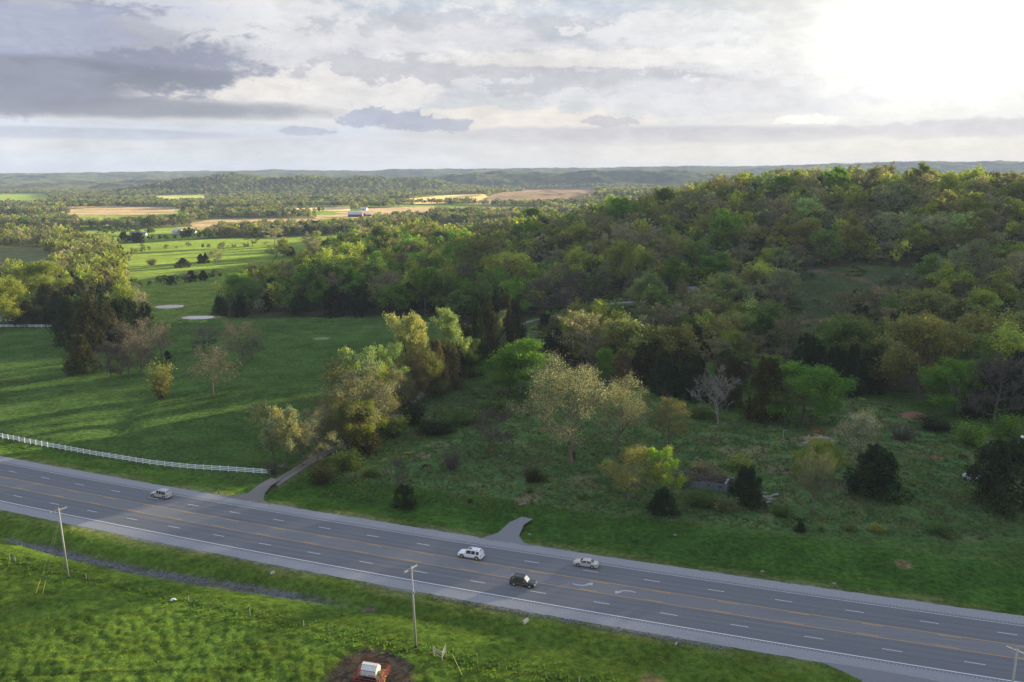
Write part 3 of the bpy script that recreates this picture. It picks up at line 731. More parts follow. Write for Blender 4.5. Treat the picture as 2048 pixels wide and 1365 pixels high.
def skeleton(rng, shape):
    """shape: dict. Returns list of (points, r0, r1, level) in a crown about 1 high and 1 wide."""
    out = []
    lv = shape['levels']
    def grow(p, d, L, r, level):
        n = 4 if level else 7
        pts = [p.copy()]; q = p.copy(); dd = d.copy()
        for i in range(n):
            wob = rng.normal(0, shape['wob']*(0.5 if level == 0 else 1), 3)
            dd = dd+wob+np.array([0, 0, shape['up'] if level else 0.05])-np.array([0, 0, shape.get('droop', 0)*(level >= 2)])
            dd /= np.linalg.norm(dd); q = q+dd*L/n; pts.append(q.copy())
        r1 = r*(0.35 if level == 0 else 0.3)
        out.append((np.array(pts), r, r1, level))
        if level >= lv: return
        nk = shape['kids'][level]
        az0 = rng.rand()*6.28
        for k in range(nk):
            t_ = (k+0.5+rng.uniform(-.3, .3))/nk
            lo = shape['cb'] if level == 0 else 0.25
            t_ = lo+(1-lo)*t_
            t_ = min(t_, 1.0)
            i = min(int(t_*n), n-1); f_ = t_*n-i
            s = pts[i]*(1-f_)+pts[i+1]*f_
            base = (pts[i+1]-pts[i]); base /= np.linalg.norm(base)
            az_ = az0+k*2.4+rng.uniform(-.4, .4)
            perp = np.cross(base, np.array([math.cos(az_), math.sin(az_), 0.2])); perp /= np.linalg.norm(perp)+1e-9
            ang = R(shape['ang'][level])*rng.uniform(.75, 1.25)
            if level == 0: ang *= (1.25-0.65*(t_-lo)/(1-lo))
            nd = rot_about(base, perp, ang)
            if level == 0:
                h_ = (t_-lo)/(1-lo); prof = shape['prof'](h_)
                LL = prof*rng.uniform(.8, 1.15)
            else: LL = L*shape['ratio']*rng.uniform(.65, 1.2)*(1.1-0.4*t_)
            rr_ = (r+(r1-r)*t_)*0.62
            grow(s, nd, LL, rr_, level+1)
    grow(np.zeros(3), np.array([rng.normal(0, .03), rng.normal(0, .03), 1.0]), shape['trunk'], shape['r'], 0)
    return out
def quads(rng, C, size, up=0.0, elong=1.0, jitter=0.35):
    """leaf-sized faces at the points C"""
    n = len(C)
    nrm = rng.normal(0, 1, (n, 3)); nrm[:, 2] = np.abs(nrm[:, 2])+up; nrm /= np.linalg.norm(nrm, axis=1)[:, None]
    t_ = np.cross(nrm, rng.normal(0, 1, (n, 3))); t_ /= np.linalg.norm(t_, axis=1)[:, None]+1e-9; b = np.cross(nrm, t_)
    s = size*np.exp(rng.normal(0, jitter, n))[:, None]
    t_ = t_*s*elong; b = b*s
    V = np.stack([C-t_*1.0, C+b*0.7-t_*0.1, C+t_*1.0, C-b*0.7+t_*0.15], 1).reshape(-1, 3)
    return V, np.arange(n*4).reshape(n, 4)
SHAPES = {
 'leafy': dict(levels=3, wob=.12, up=.06, kids=[11, 6, 5], cb=.20, ang=[62, 42, 40], ratio=.55, trunk=.88, r=.020, prof=lambda h: .30+.26*math.sin(math.pi*min(1, h*.9+.12))),
 'spread': dict(levels=3, wob=.15, up=.05, kids=[9, 6, 5], cb=.22, ang=[58, 45, 42], ratio=.60, trunk=.70, r=.024, prof=lambda h: .42+.18*math.sin(math.pi*min(1, h+.1))),
 'upright': dict(levels=3, wob=.10, up=.14, kids=[10, 6, 5], cb=.18, ang=[38, 34, 36], ratio=.50, trunk=.85, r=.018, prof=lambda h: .36-.10*h),
 'vase': dict(levels=3, wob=.11, up=.10, kids=[7, 6, 5], cb=.08, ang=[34, 36, 38], ratio=.55, trunk=.55, r=.016, prof=lambda h: .62-.15*h),
 'droop': dict(levels=3, wob=.14, up=.04, droop=.20, kids=[9, 6, 6], cb=.36, ang=[58, 48, 50], ratio=.60, trunk=.78, r=.020, prof=lambda h: .36+.1*math.sin(math.pi*h)),
}
def norm_xy(V, Vc):
    """make the crown one wide; the tree one high"""
    zmax = np.percentile(Vc[:, 2], 99.7); rad = np.percentile(np.hypot(Vc[:, 0]-np.median(Vc[:, 0]), Vc[:, 1]-np.median(Vc[:, 1])), 97)
    s = np.array([0.5/rad, 0.5/rad, 1.0/zmax]); return s
def shape_tw(shape, dens): return 2.0 if dens == 0 else 1.3
def make_proto(shape, seed, leaf, dens, twig_lv=3, sides=(6, 4, 3, 3), spread=0.045, minlev=2, extra_twigs=0):
    """dens: leaf faces per last-level branch. returns trunk (V,F), crown (V,F)"""
    rng = np.random.RandomState(seed); sh = SHAPES[shape]
    sk = skeleton(rng, sh)
    tips = np.concatenate([p for p, _, _, l in sk if l == sh['levels']])
    s = norm_xy(None, tips)
    TV, TF = [], []
    for p, r0, r1, l in sk:
        if l > twig_lv: continue
        rad = np.linspace(r0, r1, len(p))
        if l >= 2: rad = np.maximum(rad, 0.0016)
        if l == 0: rad[0] *= 1.5
        tube(TV, TF, p*s, rad, sides[l])
        if extra_twigs and l == sh['levels']:
            for _ in range(extra_twigs):
                i = rng.randint(1, len(p)); a = p[i]*s
                d = (p[i]-p[i-1])*s; d = d/(np.linalg.norm(d)+1e-9)+rng.normal(0, .55, 3); d[2] -= sh.get('droop', 0)*2.5; d /= np.linalg.norm(d)
                L = rng.uniform(.04, .085); mid = a+d*L*.5+rng.normal(0, .006, 3)
                tube(TV, TF, np.array([a, mid, a+d*L]), np.array([.0012, .0010, .0006])*shape_tw(shape, dens), 3)
    CV = []
    if dens > 0:
        pts = []
        for p, r0, r1, l in sk:
            if l < minlev: continue
            k = dens if l == sh['levels'] else max(1, dens//2)
            q = rng.randint(1, len(p), k)
            w = rng.rand(k, 1)
            base = p[q-1]*(1-w)+p[q]*w
            pts.append(base*s+rng.normal(0, spread, (k, 3))*np.array([1, 1, .75]))
        C = np.concatenate(pts)
        C[:, 2] = np.maximum(C[:, 2], 0.05)
        V, Fq = quads(rng, C, leaf)
        CV = (V, Fq)
    return (np.concatenate(TV), np.concatenate(TF)), CV
def cedar_proto(seed, leaf, n, conic=0.6, lean=0.0):
    """a dense evergreen: plumes of needles pointing up and out round one stem"""
    rng = np.random.RandomState(seed)
    TV, TF = [], []
    tube(TV, TF, np.array([[0, 0, 0], [.01, 0, .3], [0, .01, .9]]), [.028, .02, .005], 5)
    npl = 95
    C = []; 
    for k in range(npl):
        h = rng.rand()**0.85*0.90+0.03
        prof = min(1, 1.15*(1-h)**conic)*(0.7+0.3*min(1, h/.14))
        a = rng.rand()*6.28; rr_ = 0.5*prof*rng.uniform(.2, 1.05)
        c_ = np.array([math.cos(a)*rr_, math.sin(a)*rr_, h])
        pw = 0.115*(0.6+0.7*prof); ph = rng.uniform(.10, .18)
        m = int(n/npl)
        q = rng.normal(0, 1, (m, 3)); q /= np.linalg.norm(q, axis=1)[:, None]; q *= rng.rand(m, 1)**.35
        tpt = (q[:, 2]*.5+.5)
        q[:, :2] *= (1.15-0.75*tpt)[:, None]
        C.append(c_+q*np.array([pw, pw, ph])+np.array([math.cos(a), math.sin(a), 0])*0.03*tpt[:, None])
    C = np.concatenate(C); C[:, 2] = np.clip(C[:, 2], 0.015, 1.02)
    V, Fq = quads(rng, C, leaf, up=-0.3, elong=1.5)
    # upright tufts
    return (np.concatenate(TV), np.concatenate(TF)), (V, Fq)
def shrub_proto(seed, leaf, n, twigs=40):
    rng = np.random.RandomState(seed); TV, TF = [], []
    tips = []
    for k in range(twigs):
        a = rng.rand()*6.28; o = rng.rand()*.12
        d = np.array([math.cos(a)*rng.uniform(.1, 1), math.sin(a)*rng.uniform(.1, 1), rng.uniform(.7, 1.5)]); d /= np.linalg.norm(d)
        L = rng.uniform(.5, .95); p0 = np.array([math.cos(a)*o, math.sin(a)*o, 0])
        p = [p0+d*L*q*np.array([.55, .55, 1.0])+rng.normal(0, .02, 3)*(q > 0) for q in (0, .35, .7, 1)]
        tube(TV, TF, p, [.008, .006, .004, .002], 3); tips += p[1:]
        for _ in range(3):
            j = rng.randint(1, 4); e = p[j]+rng.normal(0, .10, 3)+np.array([0, 0, .05]); tube(TV, TF, np.array([p[j], e]), [.003, .0015], 3); tips.append(e)
    tips = np.array(tips)
    CV = ()
    if n:
        C = tips[rng.randint(0, len(tips), n)]+rng.normal(0, .075, (n, 3)); C[:, 2] = np.maximum(C[:, 2], .02)
        CV = quads(rng, C, leaf)
    return (np.concatenate(TV), np.concatenate(TF)), CV

def mk(name, tv, cv, bark_m, leaf_m):
    tm = mesh_np(name+"_trunk", tv[0], tv[1], bark_m, smooth=True)
    cm = mesh_np(name+"_crown", cv[0], cv[1], leaf_m) if len(cv) else None
    # both in one mesh for trees too small in the picture to show parts
    if cm is not None:
        V = np.concatenate([tv[0], cv[0]]); Fq = np.concatenate([tv[1], cv[1]+len(tv[0])])
        one = mesh_np(name, V, Fq, [bark_m, leaf_m], mat_idx=[0]*len(tv[1])+[1]*len(cv[1]))
    else: one = tm
    return tm, cm, one
PROTO = {}
def reg(kind, *a): PROTO.setdefault(kind, []).append(mk(kind, *a))
for s_ in range(5):
    t_, c_ = make_proto(('leafy', 'leafy', 'spread', 'upright', 'leafy')[s_], 10+s_, .0092, 80, twig_lv=2); reg('leafy', t_, c_, BARK, LEAF)
for s_ in range(5):
    t_, c_ = make_proto(('spread', 'upright', 'leafy', 'spread', 'leafy')[s_], 30+s_, .0062, 34, extra_twigs=3, spread=.030, minlev=3); reg('budding', t_, c_, BARK_MID, LEAF)
for s_ in range(3):
    t_, c_ = make_proto(('spread', 'vase', 'leafy')[s_], 50+s_, .005, 0, extra_twigs=8); reg('bare', t_, c_, BARK, LEAF)
t_, c_ = make_proto('droop', 61, .007, 4, extra_twigs=6, spread=.03, minlev=3); reg('drooping', t_, c_, BARK_MID, LEAF)
for s_ in range(3):
    t_, c_ = make_proto(('spread', 'leafy', 'spread')[s_], 170+s_, .0055, 8, extra_twigs=8, spread=.035, minlev=3); reg('sparse', t_, c_, BARK_MID, LEAF)
t_, c_ = make_proto('spread', 31, .0042, 60, extra_twigs=5, spread=.032, minlev=3); reg('grand', t_, c_, BARK_MID, LEAF)
for s_ in range(2):
    t_, c_ = make_proto('upright', 65+s_, .008, 56, twig_lv=3, spread=.03, minlev=3); reg('plume', t_, c_, BARK, LEAF)
t_, c_ = make_proto('vase', 70, .005, 0, extra_twigs=6); reg('pale', t_, c_, BARK_PALE, LEAF)
for s_ in range(4):
    t_, c_ = cedar_proto(80+s_, .0115, 13000, (.55, .75, .45, .6)[s_]); reg('cedar', t_, c_, BARK, NEEDLE)
for s_ in range(3):
    t_, c_ = shrub_proto(90+s_, .022, 2600); reg('shrub', t_, c_, BARK, LEAF)
t_, c_ = shrub_proto(97, .01, 0, 90); reg('twigshrub', t_, c_, BARK, LEAF)
# lighter ones for the hillside
for s_ in range(4):
    t_, c_ = make_proto(('leafy', 'leafy', 'spread', 'upright')[s_], 110+s_, .017, 17, twig_lv=1, sides=(5, 3, 3, 3)); reg('leafy_m', t_, c_, BARK, LEAF)
for s_ in range(4):
    t_, c_ = make_proto(('leafy', 'upright', 'spread', 'leafy')[s_], 120+s_, .012, 11, twig_lv=3, sides=(4, 3, 3, 3), spread=.022, minlev=3); reg('budding_m', t_, c_, BARK_MID, LEAF)
for s_ in range(2):
    t_, c_ = make_proto('leafy', 130+s_, .012, 1, twig_lv=3, sides=(4, 3, 3, 3), extra_twigs=2, minlev=3); reg('bare_m', t_, c_, BARK, LEAF)
for s_ in range(3):
    t_, c_ = cedar_proto(140+s_, .02, 3600, (.55, .7, .4)[s_]); reg('cedar_m', t_, c_, BARK, NEEDLE)

# ------------------------------------------------------------------ colours of spring foliage
TINT = {
 'yellow-green': (0.285, 0.315, 0.068), 'bright green': (0.135, 0.240, 0.042), 'olive': (0.205, 0.205, 0.075), 'pale green': (0.240, 0.310, 0.120),
 'tan': (0.285, 0.270, 0.155), 'lime': (0.270, 0.400, 0.060), 'grey-white': (0.36, 0.37, 0.27), 'rust-brown': (0.155, 0.122, 0.055), 'grey-brown': (0.215, 0.200, 0.130), 'pale tan': (0.310, 0.330, 0.190), 'dark green': (0.034, 0.050, 0.022),
 'brownish dark green': (0.066, 0.062, 0.025), 'mid green': (0.110, 0.165, 0.045), 'pale yellow': (0.380, 0.375, 0.150), 'golden': (0.280, 0.275, 0.080), 'grey-green': (0.190, 0.215, 0.125),
}
NAME = {'sparse': 'budding_tree', 'grand': 'budding_tree', 'leafy': 'leafy_tree', 'budding': 'budding_tree', 'bare': 'bare_tree', 'drooping': 'drooping_tree', 'plume': 'leafy_tree', 'pale': 'bare_tree', 'cedar': 'cedar_tree', 'shrub': 'shrub', 'twigshrub': 'shrub'}
COUNT = {}
USED = []      # (x, y, radius) of every tree already set
def plant(kind, x, y, h, w, tint, label=None, group=None, rng=random, lite=False, parts=True, cat=None, idx=None, nm=None, tilt=0.0):
    P = PROTO[kind+('_m' if lite else '')] if (kind+'_m' in PROTO or not lite) else PROTO[kind]
    tm, cm, one = P[idx % len(P) if idx is not None else rng.randrange(len(P))]
    name = nm or NAME[kind]
    z = Ts(x, y)-0.15
    rot = rng.uniform(0, 6.28)
    cc = TINT[tint]; k = rng.uniform(.72, 1.55) if lite else rng.uniform(.88, 1.15); col = (cc[0]*k*rng.uniform(.93, 1.07), cc[1]*k, cc[2]*k*rng.uniform(.9, 1.1), 1)
    sc3 = (w*rng.uniform(.93, 1.07), w*rng.uniform(.93, 1.07), h)
    if parts and not lite:
        r = empty(name, (x, y, z), rot)
        r.rotation_euler = (tilt*math.cos(rot), tilt*math.sin(rot), rot)
        r.scale = sc3
        a = link("trunk" if kind not in ('shrub', 'twigshrub') else "stems", tm, r)
        if cm is not None: b = link("crown" if kind != 'shrub' else "foliage", cm, r); b.color = col
    else:
        r = link(name, one); r.location = (x, y, z); r.rotation_euler = (0, 0, rot); r.scale = sc3; r.color = col
    tag(r, label, cat or ('shrub' if 'shrub' in name else 'tree'), group)
    USED.append((x, y, w*.5))
    return r
def plant_px(kind, px, py, hpx, wpx, tint, label, group=None, **kw):
    p = at(px, py); X, Y, D = to_px(p.x, p.y, p.z)
    h = hpx*D/(F*math.cos(PITCH+math.atan((682.5-(py-hpx/2))/F)*-1)) if False else hpx*D/(F*0.955)
    w = wpx*D/F
    rng = random.Random(int(px*7919+py*104729))
    return plant(kind, p.x, p.y, h, w, tint, label, group, rng=rng, **kw)
# ------------------------------------------------------------------ trees one can point at
L, S, B, DR, PL, PA, C_, U, TU = 'leafy', 'budding', 'bare', 'drooping', 'plume', 'pale', 'cedar', 'shrub', 'twigshrub'
NEAR = [
 # left pasture
 (DR, 426, 790, 96, 78, 'tan', 'pale tan drooping tree alone in the open pasture, weeping twigs'),
 ('sparse', 488, 728, 84, 78, 'tan', 'spreading tan budding tree, the far one of the pasture trio'),
 (B, 505, 720, 44, 34, 'grey-brown', 'slim bare tree close beside the spreading tan pasture tree'),
 (B, 408, 706, 50, 52, 'grey-brown', 'bare twiggy tree behind the pale drooping pasture tree'),
 (U, 322, 797, 74, 58, 'olive', 'yellow-olive multi-stemmed small tree beside the pasture swale'),
 (C_, 163, 748, 76, 58, 'brownish dark green', 'round dark cedar at the front of the pasture grove'),
 (B, 222, 757, 70, 50, 'grey-brown', 'bare grey tree next to the round dark cedar in the pasture grove'),
 (B, 242, 757, 62, 42, 'grey-brown', 'small bare tree, second from the dark cedar in the pasture grove'),
 ('sparse', 260, 753, 76, 52, 'tan', 'tan budding tree, third from the dark cedar in the pasture grove'),
 (B, 284, 753, 74, 58, 'tan', 'dark-stemmed bare tree at the open end of the pasture grove'),
 ('sparse', 290, 722, 84, 92, 'tan', 'broad tan-crowned budding tree at the back of the pasture grove'),
 ('sparse', 322, 712, 60, 40, 'grey-brown', 'narrow grey budding tree at the outer back edge of the pasture grove'),
 (C_, 335, 720, 18, 12, 'dark green', 'tiny dark cedar sapling on the grass behind the pasture grove'),
 (C_, 150, 690, 92, 62, 'dark green', 'tall black-green cedar on the pasture side of the left belt'),
 (C_, 185, 702, 104, 66, 'brownish dark green', 'tallest brown-tipped cedar over the pasture grove'),
 (C_, 212, 698, 92, 58, 'brownish dark green', 'brown-green cedar between two dark cedars above the pasture grove'),
 (C_, 240, 690, 88, 60, 'dark green', 'dense dark cedar behind the broad tan pasture tree'),
 (C_, 262, 672, 72, 54, 'dark green', 'dark cedar by the near corner of the far pond meadow'),
 (C_, 290, 642, 36, 34, 'dark green', 'short rounded dark cedar facing the far pond'),
 (C_, 122, 660, 74, 46, 'dark green', 'dark cedar beside the end of the far white fence'),
 (L, 18, 652, 86, 80, 'yellow-green', 'bright yellow-green leafy tree behind the far white fence'),
 (C_, 58, 652, 48, 50, 'brownish dark green', 'leaning dark evergreen standing in front of the far white fence'),
 (C_, 94, 648, 22, 14, 'dark green', 'small pointed cedar by the far white fence'),
 (L, 88, 612, 78, 72, 'yellow-green', 'large yellow-green leafy tree in the left belt near the striped field'),
 (L, 44, 600, 60, 40, 'yellow-green', 'slender yellow-green tree between the striped field and the far white fence'),
 (C_, 96, 640, 70, 56, 'brownish dark green', 'dark brown-green cedar below the large yellow-green belt tree'),
 # row along the gravel drive
 (PL, 575, 940, 124, 66, 'pale tan', 'pale yellow plumed tree where the gravel drive meets the fence end'),
 (S, 535, 886, 76, 56, 'pale yellow', 'thin pale yellow tree leaning out to the pasture by the drive mouth'),
 (S, 636, 922, 92, 84, 'pale tan', 'tan twiggy bushy tree on the pasture side of the gravel drive'),
 (L, 692, 905, 92, 62, 'olive', 'low olive leafy tree against the drive, in front of the big tan crowns'),
 (S, 735, 884, 142, 118, 'tan', 'broad tan and olive budding tree over the middle of the gravel drive'),
 (S, 700, 858, 124, 100, 'olive', 'grey-olive crown on the pasture side of the broad tan tree'),
 (PL, 742, 846, 136, 84, 'pale green', 'pale green plumed tree rising behind the broad tan tree'),
 (L, 775, 842, 96, 62, 'yellow-green', 'yellow-green leafy tree between the tan crown and a dark thicket by the drive'),
 (L, 800, 812, 64, 60, 'mid green', 'dark mid-green thicket tree beside the drive, bright at its top'),
 (S, 770, 836, 88, 58, 'rust-brown', 'rust-tinged budding tree low on the field side of the drive row'),
 (PL, 808, 790, 152, 74, 'pale yellow', 'tallest pale yellow double-plumed tree against the dark pasture'),
 (PL, 842, 782, 138, 66, 'pale yellow', 'pale yellow plumed tree, the near twin of the tallest plumed one'),
 (S, 830, 800, 100, 62, 'olive', 'olive twiggy undergrowth tree below the pale yellow plumes'),
 (C_, 872, 790, 108, 54, 'rust-brown', 'rust-tipped cedar beside the pale yellow plumes'),
 (PL, 908, 765, 136, 66, 'pale green', 'fresh pale green plumed tree among dark cedars on the drive row'),
 (C_, 896, 776, 86, 56, 'rust-brown', 'rusty brown cedar in front of the fresh pale green plume'),
 (L, 935, 758, 74, 54, 'mid green', 'rounded mid-green tree under the fresh pale green plume'),
 (C_, 955, 752, 140, 44, 'dark green', 'tall narrow black-green cedar on the drive row'),
 (C_, 978, 738, 132, 46, 'brownish dark green', 'tall brown-green cedar next to the black-green one on the drive row'),
 (PL, 996, 720, 90, 40, 'grey-green', 'small grey-green plumed tree tucked between dark cedars'),
 (C_, 1010, 712, 118, 54, 'brownish dark green', 'bushy brown-green cedar where the drive bends to the glade'),
 (C_, 1030, 700, 98, 50, 'dark green', 'dark cedar closing the row where the pale drive starts'),
 (C_, 1000, 690, 110, 56, 'dark green', 'dark cedar behind the drive row facing the pasture corner'),
 (S, 655, 905, 84, 70, 'tan', 'tan budding tree between the bare bushy tree and the low olive one'),
 (S, 762, 868, 96, 74, 'tan', 'tan-brown budding tree overhanging the field side of the drive'),
 (L, 725, 893, 84, 62, 'yellow-green', 'yellow-green sunlit tree in the heart of the drive row'),
 (S, 792, 838, 100, 66, 'grey-brown', 'grey-brown budding tree between the sunlit row and the dark thicket'),
 (S, 826, 812, 92, 60, 'rust-brown', 'rusty budding tree below the tallest pale yellow plumes'),
 (L, 855, 800, 84, 54, 'olive', 'olive leafy tree right of the pale yellow plumes'),
 (C_, 925, 752, 104, 46, 'brownish dark green', 'brown-green cedar squeezed between the pale green plume and the black-green cedar'),
 (PL, 550, 925, 84, 44, 'pale tan', 'smaller pale yellow plumed tree leaning over the fence end'),
 (S, 604, 932, 84, 60, 'tan', 'twiggy tan tree between the pale yellow plume and the bushy tan one'),
 (S, 668, 888, 96, 76, 'olive', 'olive budding tree over the drive behind the bushy tan one'),
 (C_, 720, 888, 60, 50, 'brownish dark green', 'brown-green thicket cedar low on the field side of the drive'),
 (PL, 782, 822, 120, 60, 'pale green', 'pale feathery tree between the broad tan crown and the tallest plumes'),
 (U, 648, 968, 42, 70, 'brownish dark green', 'dark tangled shrub at the near end of the drive row'),
 (U, 690, 940, 44, 66, 'mid green', 'dark green hedge shrub, second along the field side of the drive'),
 (U, 735, 908, 46, 70, 'brownish dark green', 'brown-green hedge shrub, third along the field side of the drive'),
 (U, 785, 872, 50, 70, 'mid green', 'dark hedge shrub below the rust-tinged budding tree'),
 (U, 825, 848, 54, 70, 'dark green', 'blackish hedge shrub below the dark mid-green thicket'),
 (TU, 545, 948, 34, 46, 'grey-brown', 'bare brushy twigs at the end post of the white fence'),
 (U, 880, 788, 36, 40, 'bright green', 'small bright green shrub in the shade behind the drive row'),
 # near field
 (C_, 808, 1013, 44, 48, 'dark green', 'small black-green cedar alone in the verge grass'),
 (B, 796, 978, 64, 44, 'tan', 'thin bare sapling just behind the lone black-green cedar'),
 (U, 745, 952, 20, 50, 'mid green', 'low dark green bush in the rough field near the bare sapling'),
 (TU, 905, 938, 50, 70, 'grey-brown', 'rounded leafless brown bush in the middle of the rough field'),
 (B, 987, 906, 88, 66, 'grey-brown', 'small bare grey tree between the brown bush and the great budding tree'),
 (U, 1068, 962, 26, 48, 'brownish dark green', 'dark bramble bush near the foot of the great budding tree'),
 (U, 1088, 962, 20, 26, 'mid green', 'little green bush touching the dark bramble bush'),
 (U, 1060, 985, 14, 22, 'mid green', 'low weed clump below the dark bramble bush'),
 (U, 940, 1006, 10, 14, 'dark green', 'tiny dark bush at the mown edge, right of the lone cedar'),
 ('grand', 1142, 925, 206, 185, 'pale tan', 'great spreading budding tree, tallest in the near field'),
 ('grand', 1232, 905, 150, 130, 'pale tan', 'wide tan budding tree just behind the great one'),
 (U, 1146, 922, 22, 16, 'dark green', 'dark ivy clump at the foot of the great budding tree'),
 (PA, 1040, 786, 84, 70, 'grey-brown', 'bare pale-stemmed tree in front of the round bright green tree'),
 (L, 1018, 790, 104, 104, 'bright green', 'round bright green leafy tree above the bramble bank'),
 (S, 1257, 1000, 106, 108, 'golden', 'dense round golden-olive tree by the ruined block building'),
 (PL, 1334, 1002, 96, 66, 'lime', 'vivid yellow-green tree shining beside the ruined block building', ),
 (C_, 1325, 1030, 54, 56, 'dark green', 'low dark cedar under the vivid yellow-green tree'),
 (S, 1337, 905, 106, 78, 'olive', 'thin olive budding tree standing alone behind the golden-olive one'),
 (C_, 1492, 1008, 74, 66, 'dark green', 'black-green cedar hiding the end of the ruined block building'),
 ('grand', 1626, 1022, 126, 84, 'grey-green', 'sparse tall tree with a bright yellow-green cap by the utility pole'),
 (L, 1632, 962, 76, 70, 'yellow-green', 'bright yellow-green crown behind the sparse capped tree'),  # added tree: its crown stands for the sunlit top of the one before
 ('grand', 1718, 932, 114, 100, 'grey-white', 'pale grey-white flowering tree behind the big dark cedar'),
 (C_, 1748, 992, 98, 108, 'dark green', 'big broad black-green cedar in the rough field'),
 (L, 1606, 848, 106, 124, 'bright green', 'big round bright green tree at the wood edge'),
 (S, 1570, 846, 80, 66, 'olive', 'olive twiggy tree touching the big round bright green tree'),
 (PA, 1436, 848, 112, 84, 'grey-brown', 'white-stemmed bare tree in front of the dark cedars'),
 (L, 1416, 800, 66, 26, 'bright green', 'narrow bright green tree behind the white-stemmed bare tree'),
 (C_, 1456, 812, 98, 64, 'brownish dark green', 'brown-tipped cedar behind the white-stemmed bare tree'),
 (C_, 1530, 842, 122, 82, 'brownish dark green', 'tall brown-green cedar beside the big round bright green tree'),
 (C_, 1384, 800, 88, 70, 'dark green', 'dark cedar over the open shaded grass, near the great budding tree'),
 (C_, 1330, 790, 84, 66, 'dark green', 'dark cedar at the shaded wood edge, nearest to the wide tan tree'),
 (C_, 1290, 765, 76, 60, 'brownish dark green', 'brown-green cedar above the wide tan budding tree'),
 (C_, 1668, 785, 92, 62, 'dark green', 'dark cedar behind the big round bright green tree'),
 (C_, 1700, 790, 98, 58, 'dark green', 'blackish cedar, second along from behind the big round tree'),
 (C_, 1736, 786, 84, 62, 'brownish dark green', 'brownish cedar, third along from behind the big round tree'),
 (C_, 1622, 768, 84, 60, 'dark green', 'dark cedar filling the gap above the big round bright green tree'),
 (L, 1838, 800, 144, 130, 'olive', 'tall broad olive tree with a sunlit yellow top'),
 (L, 1906, 826, 98, 88, 'bright green', 'rich green leafy tree beside the broad olive one'),
 (B, 1988, 852, 134, 116, 'grey-brown', 'large grey bare tree in deep shade at the wood edge'),
 (C_, 1966, 836, 108, 84, 'dark green', 'dark evergreen merged with the large grey bare tree'),
 (C_, 2034, 830, 122, 90, 'dark green', 'dark evergreen above the bright shrub at the far end'),
 (U, 1936, 890, 50, 76, 'bright green', 'rounded green shrub on the grass below the rich green tree'),
 (U, 2010, 872, 48, 66, 'bright green', 'light green shrub above the vine-covered dark tree'),
 (C_, 2004, 1012, 138, 128, 'dark green', 'huge vine-covered dark tree beside the concrete ring'),
 (C_, 1600, 1064, 22, 20, 'dark green', 'little dark cedar bush on the mown verge edge'),
 (U, 1482, 940, 34, 62, 'yellow-green', 'thin yellow-tipped bush behind the ruined building'),
 (U, 1405, 945, 26, 60, 'tan', 'straw-coloured brush growing out of the ruin roof'),
 (U, 1374, 972, 24, 44, 'olive', 'olive brush over the low broken end of the ruin'),
 (U, 1432, 962, 20, 50, 'grey-brown', 'dead brown brush in the middle of the ruin roof'),
 (U, 1400, 1010, 30, 80, 'mid green', 'weedy dark bush along the ruin wall'),
 (U, 1452, 1020, 26, 60, 'olive', 'dim olive bush at the foot of the black-green cedar'),
 (U, 1560, 1030, 20, 50, 'mid green', 'low green bush between the stone slabs and the sparse tree'),
 (U, 1642, 1062, 16, 24, 'yellow-green', 'small yellow-green weed bush, first along the rough field edge'),
 (U, 1698, 1062, 15, 26, 'olive', 'small olive weed bush, second along the rough field edge'),
 (U, 1752, 1064, 18, 34, 'yellow-green', 'yellowish weed bush, third along the rough field edge'),
 (U, 1888, 1070, 22, 60, 'mid green', 'wide green weed bush, fourth along the rough field edge'),
 (TU, 1805, 880, 40, 80, 'grey-brown', 'dark leafless thicket beyond the big dark cedar'),
 (U, 1870, 860, 26, 80, 'dark green', 'low dark bramble bank between the earth mound and the green shrub'),
 (U, 930, 846, 26, 92, 'mid green', 'long dark green bramble bank behind the brown bush'),
 (U, 872, 866, 22, 90, 'dark green', 'low bramble bank nearer the drive hedge'),
 (U, 990, 826, 26, 90, 'mid green', 'bramble bank below the round bright green tree'),
 (U, 1400, 835, 24, 80, 'mid green', 'dim brush in the shaded grass before the dark cedars'),
 # middle distance
 (B, 1138, 634, 86, 88, 'grey-brown', 'large fan-shaped bare grey tree at the pale drive'),
 (B, 1088, 634, 76, 66, 'tan', 'brownish bare tree next to the fan-shaped grey one'),
 (C_, 1090, 662, 34, 28, 'dark green', 'small dark cedar by the pale drive bend'),
 (L, 1160, 716, 82, 66, 'yellow-green', 'glowing yellow-green tree in front of the pale drive'),
 (L, 1192, 722, 60, 44, 'yellow-green', 'smaller yellow-green tree joined to the glowing one'),
 (C_, 1110, 712, 52, 60, 'dark green', 'dark low cedar beside the glowing yellow-green tree'),
 (L, 1208, 765, 62, 36, 'bright green', 'small bright green tree behind the great budding tree'),
 (C_, 1244, 778, 72, 44, 'rust-brown', 'rust-brown cedar beside the small bright green tree'),
 (L, 1238, 580, 86, 56, 'yellow-green', 'egg-shaped yellow-green tree at the back of the glade'),
 (L, 1290, 560, 52, 34, 'yellow-green', 'smaller egg-shaped yellow-green tree at the back of the glade'),
 (L, 1424, 570, 60, 66, 'bright green', 'rounded green tree over the white mobile home'),
 (L, 1275, 622, 66, 46, 'pale green', 'pale green young tree in the glade, first of three'),
 (L, 1310, 622, 68, 44, 'pale green', 'pale green young tree in the glade, middle of three'),
 (S, 1358, 640, 76, 44, 'olive', 'olive young tree in the glade, nearest to the mobile home'),
 (L, 1470, 620, 66, 60, 'pale green', 'pale green tree just right of the white mobile home'),
 (C_, 1392, 640, 40, 30, 'dark green', 'short dark cedar before the white mobile home'),
 (L, 1535, 560, 56, 42, 'yellow-green', 'rounded yellow-green tree at the top edge of the clearing wood'),
